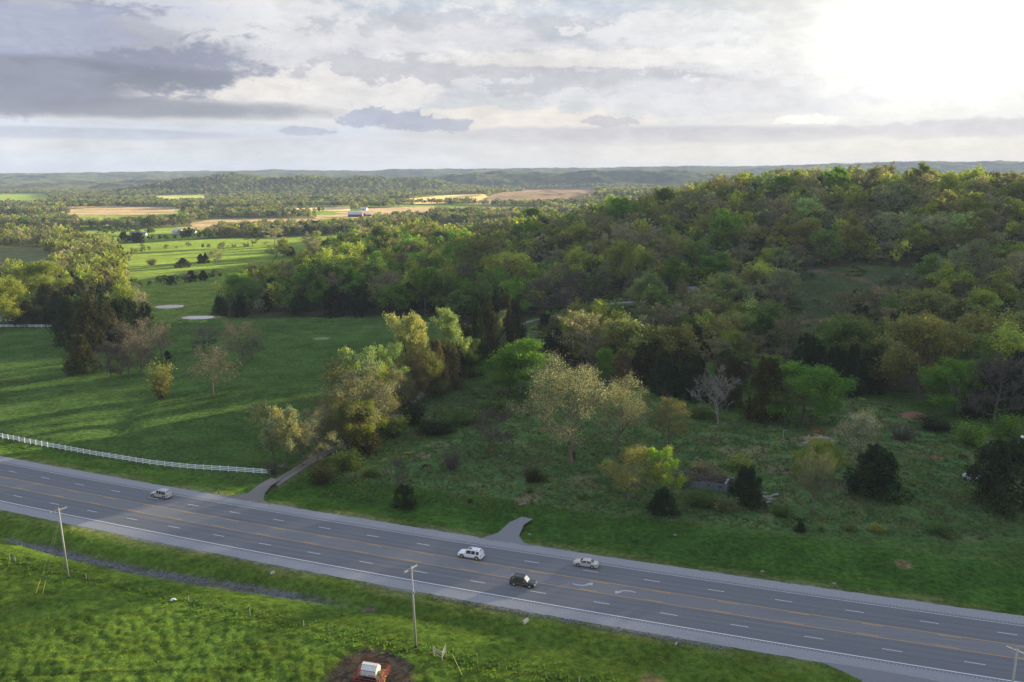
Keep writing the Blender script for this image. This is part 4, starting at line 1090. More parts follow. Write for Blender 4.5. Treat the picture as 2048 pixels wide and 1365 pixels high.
 (L, 1680, 392, 50, 52, 'bright green', 'domed green tree standing highest on the hill crest'),
 (L, 1218, 438, 42, 40, 'yellow-green', 'pale yellow tree at the low end of the hill crest'),
 (B, 1298, 436, 50, 52, 'tan', 'tall tan bare tree on the low end of the hill crest'),
 (L, 1560, 396, 40, 44, 'bright green', 'round bright green tree on the hill crest left of the dome'),
 (L, 1882, 404, 52, 56, 'yellow-green', 'large yellow-green tree on the hill crest right of the dome'),
 (L, 1460, 738, 70, 66, 'yellow-green', 'sunlit yellow-green tree over the dark cedars'),
 (L, 1478, 700, 70, 40, 'pale green', 'slim pale green tree behind the sunlit one over the cedars'),
 (L, 1540, 765, 50, 50, 'bright green', 'small bright green tree between dark cedars below the bank'),
 (L, 1700, 706, 70, 60, 'olive', 'olive tree beside the lone pole on the bank'),
 (C_, 1680, 690, 46, 70, 'dark green', 'dark low cedar clump behind the lone pole'),
 # clumps in the valley fields
 (C_, 402, 527, 18, 16, 'brownish dark green', 'small dark bush tree, near one of the valley field pair'),
 (S, 432, 527, 24, 30, 'tan', 'brown budding bush tree in the middle of the valley field'),
 (C_, 412, 527, 20, 14, 'dark green', 'dark conical bush tree joined to the brown one in the valley field'),
 (C_, 366, 535, 18, 30, 'brownish dark green', 'low brown-green bush tree in the valley field'),
 (U, 304, 531, 14, 22, 'olive', 'small olive bush at the belt side of the valley field'),
 (S, 448, 503, 18, 20, 'tan', 'lone tan bush tree further up the valley field'),
 (S, 505, 493, 28, 26, 'olive', 'olive budding tree at the upper edge of the valley field'),
 (S, 552, 516, 24, 40, 'olive', 'broad olive tree clump in the valley field below the pond'),
 (L, 568, 514, 32, 26, 'yellow-green', 'yellow-green tree within the olive clump of the valley field'),
 (C_, 582, 512, 18, 20, 'dark green', 'dark bush at the end of the olive clump'),
 (S, 622, 501, 34, 34, 'tan', 'tan rounded tree left of the small pond'),
 (L, 634, 489, 24, 20, 'yellow-green', 'small yellow-green tree behind the tan rounded one'),
 (S, 550, 490, 34, 40, 'tan', 'brown round tree at the field edge by the far hedgerow'),
 (C_, 682, 500, 14, 22, 'dark green', 'dark bush on the bank of the small pond'),
]
for e in NEAR:
    k, px_, py_, hp, wp, ti, lab = e[:7]
    gr = None
    plant_px(k, px_, py_, hp*(1.06 if k in 'budding leafy plume' else 1), wp*(1.32 if k in ('leafy', 'budding', 'plume', 'bare', 'drooping', 'sparse') else 1.08), ti, lab, gr, parts=hp > 40, lite=(py_ < 500))

# ------------------------------------------------------------------ woods: scatter in world space, then keep the largest as trees of their own
rs = np.random.RandomState(5)
KEEP = []     # x, y, kind, tint, h, w
def free(x, y, gap):
    for (a, b, r) in USED:
        if abs(a-x) < gap+r*.8 and abs(b-y) < gap+r*.8 and math.hypot(a-x, b-y) < gap+r*.55: return False
    return True
def pick(tab):
    r = rs.rand(); a = 0
    for k, p in tab:
        a += p
        if r <= a: return k
    return tab[-1][0]
def grid_scatter(x0, x1, y0, y1, step, test, tab, hrange, wr=(.62, .9), zone='wood', jit=.42):
    gx = np.arange(x0, x1, step); gy = np.arange(y0, y1, step)
    X, Y = np.meshgrid(gx, gy); X = X.ravel()+rs.uniform(-jit, jit, X.size)*step; Y = Y.ravel()+rs.uniform(-jit, jit, Y.size)*step
    m = test(X, Y)
    X, Y = X[m], Y[m]; cl_ = fbm(X, Y, 60, 2, 201); c2_ = fbm(X, Y, 28, 2, 205)
    global HZ
    HH = T(X, Y)
    for x, y, q, q2, HZ in zip(X, Y, cl_, c2_, HH):
        if not free(x, y, 1.5): continue
        t_ = tab(q, q2, x, y)
        kind, tint = pick(t_)
        h = rs.uniform(*hrange)*(1+.25*q2)
        if zone == 'copse' and to_px(x, y, HZ)[0] < 600: h *= .70
        if kind == 'cedar': h *= .72
        ex = rs.rand(); h *= 1.28 if ex > .91 else .70 if ex < .20 else 1.0
        w = h*rs.uniform(*wr)*(0.8 if kind == 'cedar' else 1)
        KEEP.append((x, y, kind, tint, h, w, zone))
def inw(P): return lambda X, Y: in_poly(X, Y, P)
def not_clear(X, Y):
    m = np.ones(len(X), bool)
    for P in CLEAR: m &= ~in_poly(X, Y, P)
    m &= line_dist(X, Y, DRIVE) > 5
    return m
def ftest(X, Y):
    m = np.zeros(len(X), bool)
    for L_ in FIELDS.values():
        for P, _ in L_: m |= in_poly(X, Y, P)
    return m
# left belt: yellow in the far part, dark cedars near
def tab_left(q, q2, x, y):
    if y < 520: return [(('cedar', 'brownish dark green'), .45), (('cedar', 'dark green'), .25), (('budding', 'grey-brown'), .12), (('leafy', 'mid green'), .10), (('leafy', 'yellow-green'), .08)]
    if q > .05: return [(('leafy', 'yellow-green'), .55), (('budding', 'olive'), .2), (('budding', 'tan'), .15), (('cedar', 'brownish dark green'), .1)]
    return [(('budding', 'tan'), .3), (('leafy', 'olive'), .2), (('leafy', 'yellow-green'), .2), (('cedar', 'brownish dark green'), .2), (('budding', 'rust-brown'), .1)]
grid_scatter(-700, -120, 360, 1000, 8.5, lambda X, Y: in_poly(X, Y, WOOD[0]) & ~ftest(X, Y), tab_left, (13, 18), zone='belt')
def tab_mid(q, q2, x, y):
    if y < 470: return [(('cedar', 'dark green'), .30), (('leafy', 'mid green'), .40), (('budding', 'grey-brown'), .12), (('leafy', 'bright green'), .18)]
    return [(('leafy', 'yellow-green'), .38), (('leafy', 'bright green'), .14), (('budding', 'olive'), .20), (('leafy', 'mid green'), .14), (('budding', 'grey-brown'), .1), (('cedar', 'dark green'), .04)]
grid_scatter(-200, 60, 380, 780, 11.5, lambda X, Y: in_poly(X, Y, WOOD[1]) & not_clear(X, Y) & (Y > 425), tab_mid, (19, 26), (.85, 1.1), zone='copse')
def tab_band(q, q2, x, y):
    if q > .12: return [(('leafy', 'yellow-green'), .62), (('leafy', 'bright green'), .16), (('budding', 'olive'), .12), (('budding', 'grey-brown'), .1)]
    if q > -.12: return [(('leafy', 'yellow-green'), .25), (('leafy', 'mid green'), .20), (('budding', 'grey-brown'), .30), (('budding', 'olive'), .18), (('cedar', 'dark green'), .07)]
    return [(('budding', 'grey-brown'), .34), (('leafy', 'yellow-green'), .18), (('cedar', 'dark green'), .12), (('leafy', 'mid green'), .18), (('budding', 'olive'), .18)]
grid_scatter(-330, 330, 520, 1000, 12.0, lambda X, Y: in_poly(X, Y, WOOD[2]) & not_clear(X, Y) & ~in_poly(X, Y, WOOD[1]) & ~ftest(X, Y), tab_band, (14, 21), (.85, 1.1), zone='valley wood')
def tab_hill(q, q2, x, y):
    hgt = HZ
    if y < 385: return [(('cedar', 'dark green'), .30), (('budding', 'grey-brown'), .25), (('leafy', 'olive'), .22), (('leafy', 'mid green'), .15), (('leafy', 'yellow-green'), .08)]
    if hgt > 48: return [(('leafy', 'yellow-green'), .34), (('leafy', 'pale green'), .10), (('budding', 'olive'), .16), (('budding', 'tan'), .16), (('budding', 'grey-brown'), .20), (('cedar', 'dark green'), .04)]  # larger yellow share stands for sunlight raking over the crest
    if q > .15: return [(('leafy', 'olive'), .26), (('leafy', 'bright green'), .07), (('leafy', 'pale green'), .13), (('budding', 'olive'), .16), (('budding', 'grey-brown'), .22), (('leafy', 'yellow-green'), .16)]
    return [(('budding', 'grey-brown'), .22), (('leafy', 'yellow-green'), .17), (('budding', 'grey-green'), .12), (('budding', 'olive'), .12), (('cedar', 'dark green'), .14), (('leafy', 'mid green'), .08), (('leafy', 'olive'), .12), (('budding', 'tan'), .05)]
def hill_test(X, Y):
    a = np.degrees(np.arctan2(X, Y)); r = np.hypot(X, Y)
    m = (in_poly(X, Y, WOOD[3]) | ((a > 4) & (a < 40) & (r > 480) & (r < 830))) & not_clear(X, Y) & ~in_poly(X, Y, WOOD[1]) & ~in_poly(X, Y, WOOD[2]) & (r < 830)
    m &= fbm(X, Y, 26, 2, 707) > -.42
    return m
grid_scatter(20, 620, 300, 830, 11.8, hill_test, tab_hill, (13, 22), (.85, 1.15), zone='hill')
_cells = {}
for e in KEEP: _cells.setdefault((int(e[0]//8), int(e[1]//8)), 1)
GAPS = poly_world([(985, 520), (1100, 480), (1500, 470), (1500, 600), (1390, 596), (1230, 590), (1050, 636), (1010, 640), (960, 600)])
def gap_test(X, Y):
    m = in_poly(X, Y, GAPS) & not_clear(X, Y)
    return m & np.array([(int(a//8), int(b//8)) not in _cells for a, b in zip(X, Y)], bool)
grid_scatter(-60, 330, 380, 760, 8.5, gap_test, tab_band, (12, 17), (.75, 1.0), zone='valley wood')
# hedgerows
def hedge(pts, step, kinds, hr, zone):
    P = np.array(tr(pts)); seg = np.concatenate([[0], np.cumsum(np.hypot(*np.diff(P, axis=0).T))])
    s = 0
    while s < seg[-1]:
        x = np.interp(s, seg, P[:, 0])+rs.uniform(-1.5, 1.5); y = np.interp(s, seg, P[:, 1])+rs.uniform(-2.5, 2.5)
        k, ti = pick(kinds); h = rs.uniform(*hr)
        KEEP.append((x, y, k, ti, h*(1.0 if k != 'cedar' else .9), h*rs.uniform(.7, 1.1), zone)); s += step*rs.uniform(.6, 1.4)
HD = [(('cedar', 'dark green'), .3), (('budding', 'grey-brown'), .25), (('leafy', 'olive'), .2), (('leafy', 'mid green'), .25)]
hedge([(262, 578), (300, 574), (350, 569), (400, 562), (445, 556)], 4.5, HD, (5, 10), 'hedge')
hedge([(240, 520), (290, 504), (345, 501), (420, 499), (500, 497)], 11, HD, (5, 10), 'far hedge')
hedge([(195, 487), (250, 486), (300, 484), (380, 479), (440, 477)], 9, [(('cedar', 'dark green'), .75), (('budding', 'tan'), .25)], (9, 15), 'far hedge')
hedge([(440, 477), (520, 475), (600, 472), (700, 470)], 8, [(('budding', 'grey-brown'), .5), (('cedar', 'dark green'), .25), (('leafy', 'olive'), .25)], (12, 17), 'far hedge')
hedge([(440, 470), (520, 468), (600, 466), (700, 463)], 9, [(('budding', 'tan'), .5), (('leafy', 'olive'), .5)], (12, 18), 'far hedge')
hedge([(0, 497), (60, 496), (110, 497)], 8, [(('budding', 'tan'), .5), (('leafy', 'olive'), .5)], (10, 14), 'far hedge')

# keep the 280 that show largest of each name as things, the rest as one mass
cand = []
for e in KEEP:
    x, y, kind, ti, h, w, zone = e
    z = Ts(x, y); X, Y, D = to_px(x, y, z)
    if D < 10: continue
    inside = -30 < X < 2078 and Y > 200
    size = h*w*(F/D)**2 if inside else 0
    # hidden behind the hill crest?
    vis = True
    if inside and D > 350:
        t_ = np.linspace(.35, .985, 40); top = z+h
        ray = CAM_H+(top-CAM_H)*t_; vis = bool((T(x*t_, y*t_) < ray+1).all())
    cand.append((size if vis else size*.05, e, X, Y, D, inside and vis))
cand.sort(key=lambda c: -c[0])
LIM = 225; cnt = {}
REST = []
pool = []
for c_ in cand:
    kind = c_[1][2]
    if c_[5] and cnt.get(kind, 0) < LIM: cnt[kind] = cnt.get(kind, 0)+1; pool.append(c_)
    else: REST.append(c_[1])
print("KEEP", len(KEEP), "things", cnt, "rest", len(REST))
ZONE = {
 'belt': lambda X, Y: 'in the left belt, ' + ('at its far end' if Y < 500 else 'by the striped field' if Y < 560 else 'by the white fence' if X < 130 else 'behind the cedars' if Y < 620 else 'above the pasture grove'),
 'copse': lambda X, Y: 'in the copse, ' + ('pond-side fringe' if X < 500 else 'pond side' if X < 590 else 'left half' if X < 680 else 'right half' if X < 800 else 'drive-row end' if X < 900 else 'glade end')+(', front row' if Y > 606 else ', mid row' if Y > 580 else ', back row'),
 'valley wood': lambda X, Y: 'in the valley wood, ' + ('behind the copse' if X < 760 else 'between copse and hill' if X < 1020 else 'at the foot of the hill'),
 'hill': lambda X, Y: ('on the hill crest' if Y < 440 else 'on the upper hillside' if Y < 520 else 'on the middle hillside' if Y < 620 else 'on the lower hillside' if Y < 720 else 'at the wood edge below the hill') +
        (' above the glade' if X < 1400 else ' left of the clearing' if X < 1600 else ' above the clearing' if X < 1850 and Y < 560 else ' by the clearing' if X < 1850 else ' beyond the clearing'),
 'hedge': lambda X, Y: 'in the hedgerow beyond the two ponds', 'far hedge': lambda X, Y: 'in the far hedgerow of the valley fields',
}
def sizeword(h): return 'tall' if h > 16.5 else 'short' if h < 12 else 'middling'
KW = {'leafy': 'leafy tree', 'budding': 'budding tree', 'cedar': 'cedar'}
byl = {}
for c_ in pool:
    x, y, kind, ti, h, w, zone = c_[1]
    X = c_[2]; Y = c_[3]
    lab = f"{sizeword(h)} {ti} {KW[kind]} {ZONE[zone](X, Y)}"
    byl.setdefault(lab, []).append(c_)
ORD = ['first', 'second', 'third', 'fourth', 'fifth', 'sixth', 'seventh', 'eighth', 'ninth', 'tenth', 'eleventh', 'twelfth']
GN = {'belt': 'trees of the left belt', 'copse': 'trees of the copse behind the pasture', 'valley wood': 'trees of the valley wood', 'hill': 'trees of the wooded hill', 'hedge': 'hedgerow trees', 'far hedge': 'hedgerow trees'}
for lab, Ls in byl.items():
    Ls.sort(key=lambda c: c[2])
    n = len(Ls)
    for i, c_ in enumerate(Ls):
        x, y, kind, ti, h, w, zone = c_[1]
        if n == 1: l2 = lab
        elif i == 0: l2 = 'leftmost '+lab
        elif i == n-1: l2 = 'rightmost '+lab
        elif i < n/2 and i < 12: l2 = ORD[i]+' '+lab+' from left'
        elif n-1-i < 12: l2 = ORD[n-1-i]+' '+lab+' from right'
        else: l2 = lab
        l2 = l2.replace('brownish dark green', 'brown-green')
        if len(l2.replace('-', ' ').split()) > 16: l2 = l2.replace(' leafy tree', ' tree').replace('in the valley wood, ', '')
        if len(l2.replace('-', ' ').split()) > 16: l2 = l2.replace('brownish dark green', 'brownish')
        if len(l2.replace('-', ' ').split()) > 16: l2 = l2.replace(' tree belt', ' belt').replace('in the left belt, ', '').replace('hillside', 'slope').replace('by the far white fence', 'by the white fence')
        nw = lambda q: len(re.findall(r"[A-Za-z0-9][A-Za-z0-9'-]*", q))
        for a_, b_ in ((' left of the clearing', ' beside the clearing'), (' behind the cedars', ''), (' in the hedgerow beyond the two ponds', ' in the pond hedgerow'), (' in the far hedgerow of the valley fields', ' in the far valley hedgerow'), ('at the foot of the hill', 'at the hill foot'), ('at the wood edge below the hill', 'at the lower wood edge'), (' on the ', ' on '), ('tall ', ''), ('short ', ''), ('middling ', '')):
            if nw(l2) > 16: l2 = l2.replace(a_, b_)
        plant(kind, x, y, h, w, ti, l2, GN[zone], rng=random.Random(int(x*31+y*17)), lite=True, parts=False)
# ------------------------------------------------------------------ the mass of far woodland: one object
def low_crown(seed, n, leaf):
    rng = np.random.RandomState(seed)
    cl_ = [(np.array([rng.uniform(-.28, .28), rng.uniform(-.28, .28), rng.uniform(.35, .85)]), rng.uniform(.14, .26)) for _ in range(9)]
    C = []
    for c0, r0 in cl_:
        q = rng.normal(0, 1, (n//9, 3)); q /= np.linalg.norm(q, axis=1)[:, None]; q *= rng.rand(n//9, 1)**.3
        C.append(c0+q*r0*np.array([1, 1, .85]))
    C = np.concatenate(C); C[:, 2] = np.clip(C[:, 2], .12, 1.0)
    V, Fq = quads(rng, C, leaf)
    return V, Fq
def stuff_points():
    P = []     # x,y,z,h,w,tint
    RZ = T(np.array([e[0] for e in REST]), np.array([e[1] for e in REST]))
    for zr, (x, y, kind, ti, h, w, zone) in zip(RZ, REST):
        P.append((x, y, zr, h, w, TINT[ti], 0 if kind != 'cedar' else 1))
    rs2 = np.random.RandomState(77)
    def ring(r0, r1, step, a0, a1):
        x0, x1 = r1*math.sin(R(a0)), r1*math.sin(R(a1))
        gx = np.arange(x0, x1, step); gy = np.arange(r0*.7, r1, step)
        X, Y = np.meshgrid(gx, gy); X = X.ravel()+rs2.uniform(-.45, .45, X.size)*step; Y = Y.ravel()+rs2.uniform(-.45, .45, Y.size)*step
        r = np.hypot(X, Y); a = np.degrees(np.arctan2(X, Y))
        m = (r >= r0) & (r < r1) & (a > a0) & (a < a1) & ~ftest(X, Y)
        for Wp in WOOD: m &= ~in_poly(X, Y, Wp)
        hillz = (a > 4) & (r > 480) & (r < 830)
        m &= ~hillz
        # open ground left between woods
        op = open_land(X, Y)
        m &= (op > 0.0) | ((X > 150) & (r < 1500)) | (r > 3400) | (T(X, Y) >= 13)
        m &= ~((X < -60) & (r < 620))
        X, Y, r = X[m], Y[m], r[m]
        Z = T(X, Y); q = fbm(X, Y, 110, 3, 311); u = rs2.rand(len(X))
        H = rs2.uniform(11, 18, len(X))*(1+.25*q); Wd = H*rs2.uniform(.75, 1.05, len(X))*(1.15 if step > 12 else 1)
        for i in range(len(X)):
            v = u[i]+q[i]*.5
            ti = 'yellow-green' if v > .86 else 'olive' if v > .66 else 'tan' if v > .50 else 'grey-brown' if v > .30 else 'mid green' if v > .14 else 'dark green'
            P.append((X[i], Y[i], Z[i], H[i], Wd[i], TINT[ti], 2 if r[i] > 1500 else 0))
    ring(560, 1500, 10.5, -37, 40)
    ring(1500, 2800, 14.5, -36, 38)
    ring(2800, 4300, 19.0, -35, 36)
    # the wooded hill goes on out of the frame
    return P
P_ = stuff_points()
# hill beyond the right edge of the frame: its unseen crest is raised to shade the road
rs3 = np.random.RandomState(99)
gx, gy = np.meshgrid(np.arange(250, 1050, 11.0), np.arange(-60, 760, 11.0)); gx = gx.ravel()+rs3.uniform(-4, 4, gx.size); gy = gy.ravel()+rs3.uniform(-4, 4, gy.size)
a_ = np.degrees(np.arctan2(gx, gy)); m_ = (a_ > 39.5) & (T(gx, gy) > 12)
for x, y, z_ in zip(gx[m_], gy[m_], T(gx[m_], gy[m_])):
    h = rs3.uniform(12, 17); P_.append((x, y, z_, h, h*.85, TINT['olive'], 2))
print("stuff trees", len(P_))
def build_mass(P_, oname, seed=3):
    protos = {0: [low_crown(400+i, 126, .062) for i in range(4)], 1: [low_crown(420+i, 126, .055) for i in range(2)], 2: [low_crown(440+i, 54, .095) for i in range(4)]}
    rng = np.random.RandomState(seed)
    Vs, Fs, Cs = [], [], []; base = 0
    arr = {}
    for p in P_: arr.setdefault((p[6], rng.randint(len(protos[p[6]]))), []).append(p)
    for (k, j), L_ in arr.items():
        V, Fq = protos[k][j]; n = len(L_); nv = len(V)
        A = np.array([(p[0], p[1], p[2], p[3], p[4]) for p in L_]); col = np.array([p[5] for p in L_])*rng.uniform(.72, 1.3, (n, 1))
        th = rng.rand(n)*6.28; c_, s_ = np.cos(th), np.sin(th)
        x = (V[None, :, 0]*c_[:, None]-V[None, :, 1]*s_[:, None])*A[:, 4:5]+A[:, 0:1]
        y = (V[None, :, 0]*s_[:, None]+V[None, :, 1]*c_[:, None])*A[:, 4:5]+A[:, 1:2]
        z = V[None, :, 2]*A[:, 3:4]+A[:, 2:3]-.4
        Vs.append(np.stack([x, y, z], -1).reshape(-1, 3).astype(np.float32))
        Fs.append((Fq[None]+(np.arange(n)*nv)[:, None, None]).reshape(-1, 4)+base); base += n*nv
        Cs.append(np.repeat(col, nv, 0).astype(np.float32))
    V = np.concatenate(Vs); Fq = np.concatenate(Fs); Cc = np.concatenate(Cs)
    print("mass quads", len(Fq))
    me = mesh_np(oname, V, Fq, LEAF_FAR)
    ca = me.color_attributes.new("tint", 'BYTE_COLOR', 'POINT')
    srgb = np.where(Cc < .0031308, Cc*12.92, 1.055*np.clip(Cc, 0, 1)**(1/2.4)-.055)
    ca.data.foreach_set("color_srgb", np.concatenate([srgb, np.ones((len(srgb), 1))], 1).astype(np.float32).ravel())
    link(oname, me, kind="stuff")
build_mass(P_, "far_woodland")
# scrub and brambles that nobody counts: on the woodland floor, along its edge and in the rough field
def scrub():
    rng = np.random.RandomState(61); Q = []
    n = 24000; X = rng.uniform(-60, 420, n); Y = rng.uniform(170, 620, n)
    a = np.degrees(np.arctan2(X, Y)); o = in_poly(X, Y, OVER); w = np.zeros(n, bool)
    for Wp in WOOD: w |= in_poly(X, Y, Wp)
    cl_ = np.zeros(n, bool)
    for Cp in CLEAR: cl_ |= in_poly(X, Y, Cp)
    f1 = fbm(X, Y, 22, 3, 501); f2 = fbm(X, Y, 9, 2, 505); off = road_off(X, Y)
    far_edge = sstep(Y, 215, 330)
    keep = (a < 36) & (off > 36) & (line_dist(X, Y, DRIVE) > 4.5) & ((o & (f1+f2*.6+far_edge*.55 > .04)) | (w & ~cl_ & (f2 > -.05)) | (cl_ & (f1 > .25)) | (~o & ~w & (X > 10) & (Y > 290)))
    keep &= (Y > 250) | (rng.rand(n) < .4)
    X, Y = X[keep], Y[keep]; Z = T(X, Y)
    for x, y, z, u, v in zip(X, Y, Z, rng.rand(len(X)), rng.rand(len(X))):
        big = 1+ (y > 330)*.9
        h = (.45+1.0*u*u)*big; ti = 'mid green' if v < .35 else 'olive' if v < .55 else 'grey-brown' if v < .75 else 'dark green' if v < .93 else 'yellow-green'
        Q.append((x, y, z-.2*h, h, (1.2+2.4*u)*big, TINT[ti], 0))
    print('scrub', len(Q)); build_mass(Q, "undergrowth", 9)
scrub()
# ------------------------------------------------------------------ small builders
def box_bm(bm, c, s, rz=0.0, taper=1.0):
    v = [Vector((x*s[0]/2*(taper if z > 0 else 1), y*s[1]/2*(taper if z > 0 else 1), z*s[2]/2)) for x in (-1, 1) for y in (-1, 1) for z in (-1, 1)]
    M = Matrix.Rotation(rz, 3, 'Z'); vs = [bm.verts.new(M @ q+Vector(c)) for q in v]
    for f in ((0, 1, 3, 2), (4, 6, 7, 5), (0, 4, 5, 1), (2, 3, 7, 6), (0, 2, 6, 4), (1, 5, 7, 3)): bm.faces.new([vs[i] for i in f])
def beam_bm(bm, a, b, w, h=None, up=Vector((0, 0, 1))):
    a = Vector(a); b = Vector(b); h = h or w; d = (b-a).normalized()
    s = d.cross(up)
    if s.length < 1e-3: s = d.cross(Vector((1, 0, 0)))
    s.normalize(); u = s.cross(d)
    vs = [bm.verts.new(p+s*i*w/2+u*j*h/2) for p in (a, b) for (i, j) in ((-1, -1), (1, -1), (1, 1), (-1, 1))]
    for f in ((0, 1, 2, 3), (7, 6, 5, 4), (0, 4, 5, 1), (1, 5, 6, 2), (2, 6, 7, 3), (3, 7, 4, 0)): bm.faces.new([vs[i] for i in f])
def cyl_bm(bm, a, b, r0, r1=None, n=10):
    a = Vector(a); b = Vector(b); r1 = r0 if r1 is None else r1; d = (b-a).normalized()
    s = d.cross(Vector((0.3, 0.2, 1))).normalized() if abs(d.z) < .99 else Vector((1, 0, 0)); u = s.cross(d)
    A = [bm.verts.new(a+(s*math.cos(t)+u*math.sin(t))*r0) for t in [i*2*math.pi/n for i in range(n)]]
    B_ = [bm.verts.new(b+(s*math.cos(t)+u*math.sin(t))*r1) for t in [i*2*math.pi/n for i in range(n)]]
    for i in range(n): bm.faces.new((A[i], A[(i+1) % n], B_[(i+1) % n], B_[i]))
    bm.faces.new(A[::-1]); bm.faces.new(B_)
def part(name, fn, mat, parent=None, bevel=0.0, smooth=False, **kw):
    bm = bmesh.new(); fn(bm)
    if bevel: bmesh.ops.bevel(bm, geom=bm.edges[:], offset=bevel, segments=2, affect='EDGES', profile=.6)
    bmesh.ops.recalc_face_normals(bm, faces=bm.faces[:])
    me = bpy.data.meshes.new(name); bm.to_mesh(me); bm.free(); me.materials.append(mat)
    if smooth: me.polygons.foreach_set("use_smooth", np.ones(len(me.polygons), bool))
    return link(name, me, parent, **kw)
BMN = lambda fs: (lambda bm: [f(bm) for f in fs])

# ------------------------------------------------------------------ vehicles
GLASS = simple("tinted_glass", (0.018, 0.021, 0.026), 0.08, var=0.1, spec=0.9)
RUBBER = simple("tyre_rubber", (0.020, 0.020, 0.022), 0.85); RIMM = simple("alloy_rim", (0.55, 0.55, 0.56), 0.35, metal=0.6)
LAMPW = simple("headlamp_glass", (0.80, 0.82, 0.84), 0.1, spec=0.9); LAMPR = simple("tail_lamp_red", (0.40, 0.015, 0.015), 0.2)
BLK = simple("black_trim", (0.02, 0.02, 0.022), 0.5); CHROME = simple("chrome", (0.7, 0.7, 0.7), 0.2, metal=0.9)
CONC = simple("concrete", (0.33, 0.32, 0.30), 0.9, var=0.25, scale=2.0, bump=.4)
def paint(name, c): return simple(name, c, 0.32, var=0.04, coat=0.7)
SUVX = [(-2.58, .62, .64, .92, .90), (-2.60, .98, 1.00, .95, .92), (-2.52, 1.13, 1.20, .98, .94), (-2.33, 1.14, 1.80, 1.0, .78), (-2.10, 1.14, 1.88, 1.01, .80), (-1.0, 1.13, 1.92, 1.01, .82), (0.15, 1.12, 1.91, 1.01, .82), (0.50, 1.11, 1.85, 1.01, .79), (1.12, 1.10, 1.17, 1.0, .90), (1.70, 1.07, 1.14, .99, .88), (2.25, 1.00, 1.05, .96, .84), (2.55, .86, .90, .88, .76), (2.62, .60, .62, .84, .74)]
SEDX = [(-2.44, .52, .54, .82, .78), (-2.46, .80, .84, .85, .80), (-2.30, .93, .99, .88, .80), (-1.70, .96, 1.05, .90, .76), (-1.02, .96, 1.36, .91, .60), (-.55, .95, 1.43, .91, .63), (.25, .94, 1.41, .91, .62), (.62, .93, 1.28, .91, .64), (1.12, .92, .99, .90, .78), (1.80, .86, .91, .89, .76), (2.25, .76, .79, .84, .70), (2.44, .60, .62, .76, .64), (2.46, .45, .47, .74, .62)]
def cs(st, x):
    xs = [s[0] for s in st]
    k = sorted(range(len(st)), key=lambda i: xs[i])
    return [float(np.interp(x, [xs[i] for i in k], [st[i][j] for i in k])) for j in range(1, 5)]
